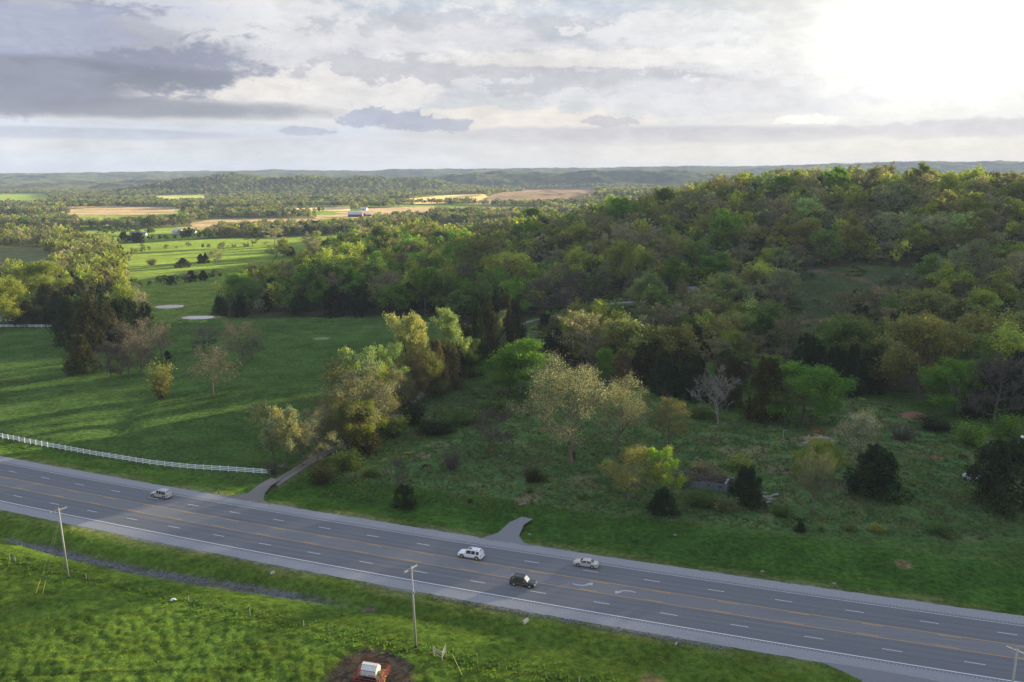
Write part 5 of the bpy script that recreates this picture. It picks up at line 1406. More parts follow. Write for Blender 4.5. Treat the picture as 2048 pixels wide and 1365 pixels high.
def vehicle(name, label, st, bodym, px, py, facing_right, off, glass=GLASS, windows=(), wheels=(1.62, -1.62), wr=.40, rack=False, sunroof=False, band=None, group="vehicles on the road", cat="car", rim=RIMM, screen=None, scale=1.0):
    p = at(px, py)
    # sit it on its lane
    x = p.x
    for _ in range(3): x = x-(road_pt(x, off)[0]-p.x)*0+0
    sl = float(road_slope(p.x)); xc = p.x+off*sl/math.sqrt(1+sl*sl)
    X0, Y0 = road_pt(xc, off); ang = math.atan(float(road_slope(p.x)))
    if not facing_right: ang += math.pi
    r = empty(name, (X0, Y0, 0.004), ang, label=label, cat=cat, group=group); r.scale = (scale,)*3
    zs = .34 if wr > .35 else .24
    def body(bm):
        rows = []
        for (x, zb, zt, wb, wtp) in st:
            pts = []
            for s in (1, -1):
                q = [(wb*.94, zs), (wb, (zs+zb)*.5), (wb*.985, zb), (wtp, zt-.03), (wtp*.90, zt+.012), (wtp*.45, zt+.035)]
                pts.append([(x, s*w, z) for w, z in q])
            ring = pts[0]+pts[1][::-1]
            rows.append([bm.verts.new(v) for v in ring])
        n = len(rows[0])
        for a, b in zip(rows[:-1], rows[1:]):
            for i in range(n-1): bm.faces.new((a[i], a[i+1], b[i+1], b[i]))
            bm.faces.new((a[n-1], a[0], b[0], b[n-1]))
        bm.faces.new(rows[0]); bm.faces.new(rows[-1][::-1])
    part("body", body, bodym, r, smooth=False)
    # wheel arches, wheels
    for i, wx in enumerate(wheels):
        for s in (1, -1):
            wb = cs(st, wx)[2]
            part("wheel_arch", lambda bm: cyl_bm(bm, (wx, s*(wb-.16), wr+.03), (wx, s*(wb+.012), wr+.03), wr+.075, n=18), BLK, r)
            w = part("wheel", lambda bm: cyl_bm(bm, (wx, s*(wb-.22), wr), (wx, s*(wb+.03), wr), wr, n=20), RUBBER, r)
            part("rim", lambda bm: cyl_bm(bm, (wx, s*(wb-.02), wr), (wx, s*(wb+.042), wr), wr*.62, wr*.55, n=12), rim, w)
    def side(x0, x1, s, lo=.04, hi=.93):
        def f(bm):
            xs_ = sorted({x0, x1} | {q[0] for q in st if x0 < q[0] < x1}); A = []
            for x in xs_:
                zb, zt, wb, wtp = cs(st, x); w0, w1 = wb*.985, wtp; z0, z1 = zb, zt-.03
                A.append([Vector((x, s*(w0+(w1-w0)*t+o), z0+(z1-z0)*t+o*.3)) for t, o in ((lo, .022), (hi, .022), (hi, -.02), (lo, -.02))])
            rows = [[bm.verts.new(v) for v in a] for a in A]
            for a, b in zip(rows[:-1], rows[1:]):
                for k in range(4): bm.faces.new((a[k], a[(k+1) % 4], b[(k+1) % 4], b[k]))
            bm.faces.new(rows[0]); bm.faces.new(rows[-1][::-1])
        return f
    for (x0, x1) in windows:
        for s in (1, -1): part("window", side(x0, x1, s), glass, r)
    def screenf(x0, x1, t0, t1, inset=.06):
        def f(bm):
            vs = []
            for x in (x0, x1):
                zb, zt, wb, wtp = cs(st, x)
                for s in (1, -1): vs.append(Vector((x, s*(wtp*.90-inset*.3), zt+.012)))
            nrm = (vs[1]-vs[0]).cross(vs[2]-vs[0]).normalized()
            if nrm.z < 0: nrm = -nrm
            A = vs[0].lerp(vs[2], t0); B_ = vs[1].lerp(vs[3], t0); C2 = vs[1].lerp(vs[3], t1); D = vs[0].lerp(vs[2], t1)
            mA, mC = (A+B_)/2+Vector((0, 0, .025)), (C2+D)/2+Vector((0, 0, .025))
            a = [bm.verts.new(v+nrm*.018) for v in (A, mA, B_, C2, mC, D)]
            bm.faces.new((a[0], a[1], a[4], a[5])); bm.faces.new((a[1], a[2], a[3], a[4]))
        return f
    xs = [s[0] for s in st]
    roof_f = [s for s in st if s[2] > (1.8 if wr > .35 else 1.25)]
    xf0 = max(s[0] for s in roof_f); xf1 = min(s[0] for s in st if s[0] > xf0)
    part("windscreen", screenf(xf0, xf1, .05, .93), screen or glass, r)
    xr0 = min(s[0] for s in roof_f); xr1 = max(s[0] for s in st if s[0] < xr0)
    part("rear_window", screenf(xr0, xr1, .08, .85), screen or glass, r)
    xF = st[-2][0]; xB = st[1][0]; wF = st[-2][3]; wB = st[1][3]; zF = st[-2][1]; zB = st[1][1]
    for s in (1, -1):
        part("headlight", lambda bm: box_bm(bm, (xF-.03, s*(wF-.19), zF-.10), (.16, .32, .17)), LAMPW, r, bevel=.02)
        part("tail_light", lambda bm: box_bm(bm, (xB+.06, s*(wB-.05), zB+.02), (.16, .14, .40 if wr > .35 else .20)), LAMPR, r, bevel=.02)
        part("mirror", lambda bm: box_bm(bm, (xf0+.48, s*(st[7][3]+.10), (1.16 if wr > .35 else .98)), (.12, .20, .15)), bodym, r, bevel=.02)
    part("grille", lambda bm: box_bm(bm, (xF+.035, 0, zF-.14), (.04, wF*.95, .20)), CHROME if not band else BLK, r)
    part("bumper", lambda bm: box_bm(bm, (xF+.02, 0, .48 if wr > .35 else .40), (.20, wF*1.9, .18)), bodym if not band else CHROME, r, bevel=.03)
    part("bumper", lambda bm: box_bm(bm, (xB-.02, 0, .52 if wr > .35 else .42), (.18, wB*1.9, .18)), bodym if not band else CHROME, r, bevel=.03)
    part("number_plate", lambda bm: box_bm(bm, (xB-.125, 0, .56 if wr > .35 else .46), (.02, .32, .15)), LAMPW, r)
    if rack:
        zt = 1.92
        for s in (1, -1): part("roof_rail", lambda bm: beam_bm(bm, (-1.9, s*.66, zt+.07), (.1, s*.66, zt+.07), .05, .05), BLK if rack == 'black' else CHROME, r)
        for xx in (-1.5, -.6, .0): part("roof_bar", lambda bm: beam_bm(bm, (xx, -.66, zt+.09), (xx, .66, zt+.09), .05, .03), BLK if rack == 'black' else CHROME, r)
    if sunroof: part("sunroof", lambda bm: box_bm(bm, (.05, 0, 1.95), (.62, .9, .02)), GLASS, r)
    if band:
        for s in (1, -1): part("side_stripe", lambda bm: box_bm(bm, (-.1, s*1.008, .66), (4.3, .02, .06)), band, r)
    return r
SIL = paint("silver_paint", (0.42, 0.42, 0.40)); WHT = paint("white_paint", (0.80, 0.80, 0.81)); BLKP = paint("black_paint", (0.012, 0.013, 0.013)); BEI = paint("beige_paint", (0.50, 0.46, 0.39))
vehicle("suv", "silver long-bodied SUV driving past the gravel drive with dark rear windows", SUVX, SIL, 320, 997, False, 5.7+1.2, windows=[(-2.15, -.95), (-.80, -.15), (-.02, .72)], rack=True, cat="SUV", scale=1.03)
vehicle("suv", "white SUV with a sunroof driving near the paved stub", SUVX, WHT, 942, 1112, False, 3.6, windows=[(-2.1, -1.45), (-1.25, -.45), (-.33, .70)], rack=True, sunroof=True, cat="SUV")
vehicle("suv", "black SUV with thin tan side stripe and pale windscreen", SUVX, BLKP, 1046, 1164, True, -3.9, windows=[(-2.1, -1.3), (-1.15, -.35), (-.25, .70)], rack='black', band=simple("tan_stripe", (0.42, 0.31, 0.18), .5), cat="SUV", screen=simple("bright_windscreen", (0.35, 0.40, 0.36), 0.12, spec=1.0), scale=.96)
vehicle("sedan", "beige four-door sedan near the road's far edge line", SEDX, BEI, 1172, 1133, False, 7.6, windows=[(-1.25, -.30), (-.2, .85)], wheels=(1.45, -1.45), wr=.32)

# ------------------------------------------------------------------ utility poles
GALV = simple("weathered_pole", (0.34, 0.33, 0.31), 0.7, var=.25, scale=6); WOODG = simple("grey_wood", (0.22, 0.19, 0.155), .9, var=.35, scale=8); INSUL = simple("insulator", (0.30, 0.30, 0.31), .3)
def utility_pole(px, py, h, label, arm=True, lean=(0, 0), arm_rz=0.5, mid=False, r0=.20, mat=GALV, name="utility_pole"):
    p = at(px, py); r = empty(name, (p.x, p.y, Ts(p.x, p.y)-.1), 0, label=label, cat="utility pole", group="poles")
    r.rotation_euler = (R(lean[0]), R(lean[1]), 0)
    part("pole", lambda bm: cyl_bm(bm, (0, 0, 0), (0, 0, h), r0, r0*.6, 12), mat, r, smooth=True)
    part("pole_base", lambda bm: cyl_bm(bm, (0, 0, 0), (0, 0, .45), r0*1.25, r0*1.2, 10), BLK, r)
    if arm:
        d = Vector((math.cos(arm_rz), math.sin(arm_rz), 0)); n_ = Vector((-d.y, d.x, 0))*.16
        cr = part("crossarm", lambda bm: beam_bm(bm, d*-1.5+Vector((0, 0, h-.35))+n_, d*1.5+Vector((0, 0, h-.35))+n_, .17, .20), GALV, r)
        for k in (-1.4, -.55, 1.4): part("insulator", lambda bm: cyl_bm(bm, d*k+n_+Vector((0, 0, h-.29)), d*k+n_+Vector((0, 0, h-.02)), .06, .045, 8), INSUL, cr)
        part("brace", lambda bm: [beam_bm(bm, Vector((0, 0, h-1.1))+n_*.8, d*k+n_*.8+Vector((0, 0, h-.45)), .04) for k in (-.6, .6)], INSUL, r)
        part("insulator", lambda bm: cyl_bm(bm, (0, 0, h), (0, 0, h+.3), .05, .04, 8), INSUL, r)
    if mid: part("junction_box", lambda bm: [box_bm(bm, (.22, 0, h-4.6), (.16, .22, .5)), beam_bm(bm, (0, 0, h-4.1), (-.5, .3, h-4.2), .05)], INSUL, r)
    return r
utility_pole(137, 1157, 14.6, "tall grey utility pole beside the rocky ditch, crossarm on top", lean=(0, -1.2), arm_rz=.85)
utility_pole(832, 1295, 14.6, "tall grey utility pole by the feeder pasture with a small box partway up", lean=(0, -1.6), arm_rz=.95, mid=True)
utility_pole(2009, 1482, 14.2, "grey utility pole at the near edge of the road, cut off by the frame", arm_rz=-.9)
utility_pole(1565, 897, 5.6, "thin pale short pole with a little arm in the rough field", arm=False, r0=.09, name="service_pole")
utility_pole(1638, 680, 9.5, "lone slender grey pole on the grassy bank among trees", arm=False, r0=.12, name="service_pole")
pd = utility_pole(2040, 905, 5.0, "dark short pole carrying a white dish beside the light green shrub", arm=False, r0=.10, mat=BLK, name="service_pole")
part("dish", lambda bm: cyl_bm(bm, (0, -.15, 4.7), (-.05, -.32, 4.78), .45, .30, 14), LAMPW, pd)
q = at(1565, 897); part("service_arm", lambda bm: beam_bm(bm, (0, 0, 5.5), (1.5, .3, 5.3), .07), GALV, [o for o in bpy.data.objects if o.name == "service_pole"][0])
# wires, one object each span
def wire(a, b, sag, name="power_line", label=""):
    P = [Vector(a).lerp(Vector(b), i/24) - Vector((0, 0, sag*4*(i/24)*(1-i/24))) for i in range(25)]
    V, Fq = [], []; tube(V, Fq, np.array(P), np.full(25, .009), 4)
    link(name, mesh_np(name, np.concatenate(V), np.concatenate(Fq), INSUL), label=label, cat="power line", group="power lines")
pa, pb, pc_ = at(137, 1157), at(832, 1295), at(2009, 1482)
for k, nm_ in ((-1.1, "field-side"), (1.1, "road-side")):
    d = lambda p, z: (p.x+.6*k, p.y+.6*k, Ts(p.x, p.y)+z)
    wire(d(pa, 14.5), d(pb, 14.5), 1.0, label=f"{nm_} power line between the ditch pole and the feeder pole")
    wire(d(pb, 14.5), d(pc_, 14.1), 1.1, label=f"{nm_} power line between the feeder pole and the road pole")
YG = simple("yellow_guard", (0.55, 0.45, 0.08), .6)
for (x0, y0, x1, y1, lb) in ((72, 1187, 82, 1158, "yellow guy-wire guard farther from the ditch pole"), (85, 1189, 95, 1160, "yellow guy-wire guard nearer the ditch pole")):
    a = at(x0, y0); b = at(137, 1157)
    A = Vector((a.x, a.y, Ts(a.x, a.y))); B_ = Vector((b.x, b.y, 13.5)); e_ = A.lerp(B_, .17)
    o = part("guy_guard", lambda bm: cyl_bm(bm, A, e_, .05, .05, 6), YG, label=lb, cat="guy wire", group="guy wires")
    part("wire", lambda bm: cyl_bm(bm, e_, B_, .008, .008, 4), INSUL, o)
a = at(925, 1352); b = pb
part("guy_guard", lambda bm: cyl_bm(bm, Vector((a.x, a.y, Ts(a.x, a.y))), Vector((a.x, a.y, Ts(a.x, a.y))).lerp(Vector((b.x, b.y, 13.5)), .2), .03, .03, 6), YG, label="slack guy wire running from the feeder pole to the ground", cat="guy wire")

# ------------------------------------------------------------------ white fences
WF = simple("white_fence_paint", (0.80, 0.81, 0.82), .6, var=.06, scale=3)
def white_fence(pts, label, step=2.45, h=1.5):
    P = np.array([at(*p)[:2] for p in pts]); seg = np.concatenate([[0], np.cumsum(np.hypot(*np.diff(P, axis=0).T))])
    s = np.arange(0, seg[-1]+.1, step)
    X = np.interp(s, seg, P[:, 0]); Y = np.interp(s, seg, P[:, 1])
    if len(X) > 8:
        X[1:-1] = (X[:-2]+X[1:-1]*2+X[2:])/4; Y[1:-1] = (Y[:-2]+Y[1:-1]*2+Y[2:])/4
    Z = T(X, Y)
    r = empty("white_fence", (X[0], Y[0], Z[0]), 0, label=label, cat="fence")
    o0 = Vector((X[0], Y[0], Z[0]))
    post = None
    for x, y, z in zip(X, Y, Z):
        if post is None:
            post = part("post", lambda bm: (box_bm(bm, (0, 0, h/2), (.16, .16, h)), box_bm(bm, (0, 0, h+.02), (.20, .20, .05))), WF, r)
        else: post = post.copy(); COL.objects.link(post); post.parent = r
        post.location = Vector((x, y, z))-o0
    for hz_ in (.42, .86, 1.30):
        part("rail", lambda bm: [beam_bm(bm, Vector((X[i], Y[i], Z[i]+hz_))-o0, Vector((X[i+1], Y[i+1], Z[i+1]+hz_))-o0, .06, .19) for i in range(len(X)-1)], WF, r)
white_fence([(-140, 850), (0, 876), (70, 890), (183, 911), (300, 930), (380, 939), (460, 944), (545, 950)], "long white three-rail fence curving along the verge to the gravel drive")
white_fence([(-90, 658), (0, 655), (115, 655)], "short far white rail fence between the dark cedars and the yellow-green tree", 3.0)

# wire fence of the near pasture
POSTM = simple("rusty_post", (0.12, 0.10, 0.08), .8, var=.3); HAYP = simple("pale_post", (0.33, 0.31, 0.26), .9)
def wire_fence():
    off_ = -30.6; xs_ = np.arange(-118, 96, 4.6); r = empty("wire_fence", (0, 0, 0), 0, label="low wire fence of thin posts along the near pasture", cat="fence")
    rr_ = random.Random(4)
    for i, x in enumerate(xs_):
        X0, Y0 = road_pt(float(x), off_); z = Ts(X0, Y0)
        part("post", lambda bm: cyl_bm(bm, (X0, Y0, z-.1), (X0+rr_.uniform(-.05, .05), Y0, z+1.15), .035 if i % 5 else .08, n=6), POSTM if i % 5 else HAYP, r)
    for hz_ in (.5, 1.0):
        P = [Vector((*road_pt(float(x), off_), Ts(*road_pt(float(x), off_))+hz_)) for x in xs_]
        part("wire", lambda bm: [cyl_bm(bm, P[i], P[i+1], .006, n=4) for i in range(len(P)-1)], POSTM, r)
wire_fence()
# brace posts by the feeder pole
a = at(868, 1312); b = at(884, 1322)
r = empty("fence_corner", (a.x, a.y, Ts(a.x, a.y)), 0, label="grey wooden corner brace of the pasture fence near the feeder pole", cat="fence")
pts_ = [Vector((0, 0, 0)), Vector((b.x-a.x, b.y-a.y, 0)), Vector((b.x-a.x+.4, b.y-a.y+2.1, 0))]
for q in pts_: part("post", lambda bm: cyl_bm(bm, q, q+Vector((0, 0, 1.7)), .09, n=8), HAYP, r)
part("rail", lambda bm: [beam_bm(bm, pts_[i]+Vector((0, 0, hh_)), pts_[i+1]+Vector((0, 0, hh_)), .06, .1) for i in (0, 1) for hh_ in (.6, 1.1, 1.5)], HAYP, r)
# pasture stubs at the left edge
for (px_, py_, lb) in ((20, 1122, "pale wooden post of the pasture fence, first by the frame edge"), (31, 1125, "pale wooden post of the pasture fence, second by the frame edge"), (500, 1232, "thin pale post standing in the grass near the ditch end")):
    p = at(px_, py_); part("fence_post", lambda bm: cyl_bm(bm, (p.x, p.y, Ts(p.x, p.y)-.1), (p.x, p.y, Ts(p.x, p.y)+1.4), .07, n=8), HAYP, label=lb, cat="fence post", group="pasture posts")

# ------------------------------------------------------------------ mailbox
p = at(437, 989); r = empty("mailbox", (p.x, p.y, max(0, Ts(p.x, p.y))), .4, label="dark mailbox on a post beside the gravel drive mouth", cat="mailbox")
part("post", lambda bm: box_bm(bm, (0, 0, .55), (.14, .14, 1.1)), BLK, r)
part("box", lambda bm: (box_bm(bm, (0, 0, 1.18), (.26, .60, .18)), cyl_bm(bm, (0, -.3, 1.27), (0, .3, 1.27), .13, n=12)), BLK, r)
part("door", lambda bm: box_bm(bm, (0, -.31, 1.22), (.22, .02, .22)), GALV, r)
part("flag", lambda bm: box_bm(bm, (.15, .1, 1.42), (.02, .16, .10)), LAMPW, r)
part("reflector", lambda bm: box_bm(bm, (0, -.08, .9), (.10, .02, .12)), LAMPW, r)

# ------------------------------------------------------------------ feeder
HOP = simple("weathered_white_tin", (0.60, 0.585, 0.54), .55, var=.18, scale=3); REDR = simple("red_rail", (0.30, 0.035, 0.025), .6, var=.2); HAY = simple("hay", (0.55, 0.38, 0.16), .9, var=.35, scale=5)
RUST = simple("rust", (0.13, 0.055, 0.03), .9, var=.4)
f0 = at(742, 1358); r = empty("cattle_feeder", (f0.x, f0.y, Ts(f0.x, f0.y)), R(-14), label="white tin hopper feeder standing in a muddy circle", cat="feeder")
def hopper(bm):
    L_ = 1.25; prof = [(-.72, .75), (-.95, 1.05), (-.95, 1.95), (-.25, 2.55), (.25, 2.55), (.95, 1.95), (.95, 1.05), (.72, .75)]
    A = [bm.verts.new((-L_, y, z)) for y, z in prof]; B_ = [bm.verts.new((L_, y, z)) for y, z in prof]
    for i in range(8): bm.faces.new((A[i], A[(i+1) % 8], B_[(i+1) % 8], B_[i]))
    bm.faces.new(A); bm.faces.new(B_[::-1])
part("hopper", hopper, HOP, r)
part("lid", lambda bm: (box_bm(bm, (0, 0, 2.58), (2.62, .62, .05)), ), HOP, r)
part("seam", lambda bm: (box_bm(bm, (0, -.965, 1.96), (2.52, .03, .06)), box_bm(bm, (.5, -.962, 1.2), (.9, .02, .12)), box_bm(bm, (-.6, -.962, 1.12), (.5, .02, .06))), RUST, r)
part("trough", lambda bm: (box_bm(bm, (0, 0, .45), (2.5, 2.3, .30)), box_bm(bm, (0, 0, .72), (2.3, 1.1, .25))), BLK, r)
part("skid", lambda bm: [beam_bm(bm, (-1.6, s*.9, .12), (1.6, s*.9, .12), .15, .2) for s in (-1, 1)], RUST, r)
hb = empty("feeder_pen", (f0.x, f0.y, Ts(f0.x, f0.y)), R(-14), label="red rail pen panels around the white hopper feeder", cat="pen")
cn = [(-2.1, -2.3), (2.3, -2.3), (2.3, 2.1), (-2.1, 2.1)]
for i in range(4):
    a, b = cn[i], cn[(i+1) % 4]
    pn = part("panel", lambda bm: [beam_bm(bm, (*a, z), (*b, z), .05, .05) for z in ((.3, .6, .9, 1.2, 1.45) if i == 1 else (.5, 1.0, 1.45))]+[beam_bm(bm, (a[0]+(b[0]-a[0])*t, a[1]+(b[1]-a[1])*t, 0), (a[0]+(b[0]-a[0])*t, a[1]+(b[1]-a[1])*t, 1.5), .06) for t in (0, .5, 1)], REDR, hb)
rngh = np.random.RandomState(8); C = np.array([f0.x+1.55, f0.y-.9, Ts(f0.x, f0.y)+.15])+rngh.normal(0, 1, (900, 3))*np.array([.30, .55, .12]); C[:, 2] += np.clip(1.5-np.abs(C[:, 1]-f0.y+.2)*1.2, 0, 1.3)*rngh.rand(900)
V, Fq = quads(rngh, C, .14, elong=1.8); link("hay", mesh_np("hay", V, Fq, HAY), label="golden hay heaped against the sunlit end of the feeder", cat="hay", kind="thing")

# ------------------------------------------------------------------ ruin, slabs, mound, ring, litter
BLOCK = new_mat("concrete_block"); m, t, out = BLOCK
tcn = t.node('ShaderNodeTexCoord'); br = t.node('ShaderNodeTexBrick'); t.put(br, 'Vector', t.vmul(tcn.outputs['Object'], (1, 1, 1))); t.put(br, 'Scale', 1.0); t.put(br, 'Brick Width', .4); t.put(br, 'Row Height', .2); t.put(br, 'Mortar Size', .012)
br.inputs['Color1'].default_value = (.17, .19, .205, 1); br.inputs['Color2'].default_value = (.13, .145, .16, 1); br.inputs['Mortar'].default_value = (.12, .12, .12, 1)
b_ = t.node('ShaderNodeBsdfDiffuse'); t.l.new(br.outputs['Color'], b_.inputs[0]); t.l.new(b_.outputs[0], out.inputs[0]); BLOCKM = m
ra, rb_ = at(1356, 972), at(1462, 988); dv = Vector((rb_.x-ra.x, rb_.y-ra.y, 0)); Lr = dv.length; rz = math.atan2(dv.y, dv.x)
r = empty("ruined_building", (ra.x, ra.y, Ts(ra.x, ra.y)-.1), rz, label="roofless grey block building, half hidden by dark cedar and brush", cat="ruin")
def front(bm):
    # wall with a window and broken top
    segs = [(0, .20*Lr, 1.3), (.20*Lr, .42*Lr, 1.9), (.42*Lr, .56*Lr, 2.2), (.60*Lr, .76*Lr, 2.2), (.83*Lr, Lr, 2.2)]
    for a, b, h in segs: box_bm(bm, ((a+b)/2, 0, h/2), (b-a-.002, .2, h))
    for a, b in ((.56*Lr, .60*Lr), (.76*Lr, .83*Lr)): box_bm(bm, ((a+b)/2, 0, .55), (b-a-.002, .2, 1.1)); box_bm(bm, ((a+b)/2, 0, 2.0), (b-a-.002, .2, .4))
part("wall", front, BLOCKM, r)
part("wall", lambda bm: (box_bm(bm, (Lr/2, 6.5, .8), (Lr, .2, 1.6)),), BLOCKM, r)
part("wall", lambda bm: (box_bm(bm, (-.11, 3.25, .8), (.2, 6.2, 1.6)),), BLOCKM, r)
part("wall", lambda bm: (box_bm(bm, (Lr+.11, 3.25, 1.1), (.2, 6.2, 2.2)),), BLOCKM, r)
def debris(bm):
    g = random.Random(3)
    for _ in range(170):
        x, y = g.uniform(-.3, Lr-.3), g.uniform(-.5, 6); z = g.uniform(.9, 2.7)
        a = g.uniform(0, 3.14); l = g.uniform(.6, 2.2)
        beam_bm(bm, (x, y, z), (x+math.cos(a)*l, y+math.sin(a)*l, z+g.uniform(-.5, .5)), g.uniform(.06, .3), .05)
part("collapsed_roof", debris, simple("rotten_timber", (0.085, 0.06, 0.045), .95, var=.5, scale=3), r)
def sheet(bm):
    for k in range(5):
        v = [bm.verts.new(q) for q in ((Lr*.86+k*.10, .9, 2.1+.03*(k % 2)), (Lr*.86+k*.10+.09, .9, 2.1+.03*((k+1) % 2)), (Lr*.89+k*.10+.09, 2.6, 2.9), (Lr*.89+k*.10, 2.6, 2.9))]; bm.faces.new(v)
part("metal_sheet", sheet, simple("galvanised_sheet", (0.25, 0.31, 0.40), .5, metal=.2), r)
g = random.Random(12)
SLABM = simple("pale_stone", (0.22, 0.20, 0.175), .95, var=.3, scale=2, bump=.5)
SL = ["largest pale stone slab beside the black-green cedar", "long pale stone slab at the outer edge of the stones", "tilted pale stone slab in the middle of the stones", "small pale slab nearest the road among the stones", "flat pale slab at the back of the stones"]
for i, (px_, py_, w_, l_) in enumerate(((1533, 995, 2.0, 1.3), (1548, 992, 2.4, .9), (1540, 1000, 1.8, .9), (1536, 1006, 1.6, .8), (1528, 988, 1.5, .9))):
    p = at(px_, py_)
    o = part("stone_slab", lambda bm: box_bm(bm, (0, 0, 0), (w_, l_, .28)), SLABM, bevel=.06, label=SL[i], cat="slab", group="stone slabs")
    o.location = (p.x, p.y, Ts(p.x, p.y)+.16); o.rotation_euler = (g.uniform(-.12, .12), g.uniform(-.12, .12), .35+g.uniform(-.3, .3))
def mound(name, px_, py_, rx, ry, h, mat, label, cat):
    p = at(px_, py_); n = 22; V = [];
    for j in range(7):
        for i in range(n):
            a = 2*math.pi*i/n; q = (j/6)
            k = 1+.18*math.sin(a*3+px_)+.1*math.sin(a*5); x, y = p.x+math.cos(a)*rx*q*k, p.y+math.sin(a)*ry*q*k
            V.append((x, y, Ts(x, y)-.12+h*(math.cos(q*math.pi)*.5+.5)*(1+.15*math.sin(a*4+j))))
    Fc = [[j*n+i, (j+1)*n+i, (j+1)*n+(i+1) % n, j*n+(i+1) % n] for j in range(6) for i in range(n)]
    link(name, mesh_np(name, np.array(V), Fc, mat, smooth=True), label=label, cat=cat)
REDE = simple("red_earth", (0.175, 0.09, 0.055), .95, var=.3, scale=.8, bump=.6)
mound("earth_mound", 1824, 832, 6.2, 3.6, 1.5, REDE, "reddish bare earth mound at the end of the rough field", "mound")
mound("earth_mound", 1630, 872, 2.0, 1.2, .4, REDE, "small reddish earth patch beside the pale flowering tree", "mound")
mound("earth_mound", 1842, 842, 2.6, 1.3, .5, simple("straw_heap", (0.24, 0.16, 0.09), .95, var=.4), "straw-coloured heap just below the reddish earth mound", "mound")
p = at(1941, 955)
def ring_(bm):
    n = 24
    rows = [[bm.verts.new((math.cos(2*math.pi*i/n)*q, math.sin(2*math.pi*i/n)*q, z)) for i in range(n)] for q, z in ((1.9, 0), (1.9, .5), (1.6, .5), (1.6, .05))]
    for a, b in zip(rows[:-1], rows[1:]):
        for i in range(n): bm.faces.new((a[i], a[(i+1) % n], b[(i+1) % n], b[i]))
o = part("concrete_ring", ring_, simple("pale_concrete", (.55, .55, .54), .8), label="round pale concrete trough ring in the grass beside the vine-covered tree", cat="trough"); o.location = (p.x, p.y, Ts(p.x, p.y))
part("water", lambda bm: cyl_bm(bm, (0, 0, .1), (0, 0, .14), 1.58, n=24), simple("dark_water", (.02, .02, .018), .2), o)
p = at(347, 1202)
def bag(bm):
    bmesh.ops.create_icosphere(bm, subdivisions=2, radius=.42)
    for v in bm.verts: k = 1+.35*math.sin(v.co.x*9)*math.cos(v.co.y*11+v.co.z*7); v.co = Vector((v.co.x*1.3*k, v.co.y*k, v.co.z*.6*k+.2))
o = part("plastic_bag", bag, simple("white_plastic", (.72, .74, .80), .4), label="crumpled white plastic bag lying by the wire fence", cat="litter"); o.location = (p.x, p.y, Ts(p.x, p.y))
for (px_, py_, s_, lb) in ((1051, 1246, .9, "pale concrete culvert marker standing in the near verge"), (1352, 1290, .5, "low pale stone at the near road edge"), (545, 1148, .7, "pale culvert stub lying across the ditch bank")):
    p = at(px_, py_); o = part("culvert_block", lambda bm: box_bm(bm, (0, 0, .35*s_), (.45*s_, 1.5*s_, .7*s_), R(-35)), CONC, bevel=.04, label=lb, cat="culvert", group="culvert blocks"); o.location = (p.x, p.y, Ts(p.x, p.y))
for (px_, py_, lb) in ((1350, 1071, "small white scrap on the far verge below the dark cedar bush"), (1525, 1144, "white scrap on the far verge near the road edge"), (1669, 1168, "grey rock on the far verge beside the road"), (1060, 1070, "pale scrap near the paved stub corner")):
    p = at(px_, py_); o = part("scrap", bag, SLABM, label=lb, cat="litter", group="verge scraps"); o.location = (p.x, p.y, Ts(p.x, p.y)); o.scale = (.8, .8, .5)
# fallen branches
for (px_, py_, lb, n_) in ((1040, 1012, "bleached fallen branch at the mown edge of the rough field", 9), (558, 935, "pale dead branches leaning by the gravel drive mouth", 12)):
    p = at(px_, py_); g = random.Random(px_)
    def fb(bm):
        for _ in range(n_):
            a = g.uniform(.2, 1.3); l = g.uniform(1.2, 2.8); x, y = g.uniform(-.7, .7), g.uniform(-.5, .5)
            cyl_bm(bm, (x, y, .15), (x+math.cos(a)*l, y+math.sin(a)*l*.5, .2+g.uniform(0, 1.0)), .05, .02, 5)
    o = part("fallen_branch", fb, BARK_PALE, label=lb, cat="branch", group="fallen branches"); o.location = (p.x, p.y, Ts(p.x, p.y))

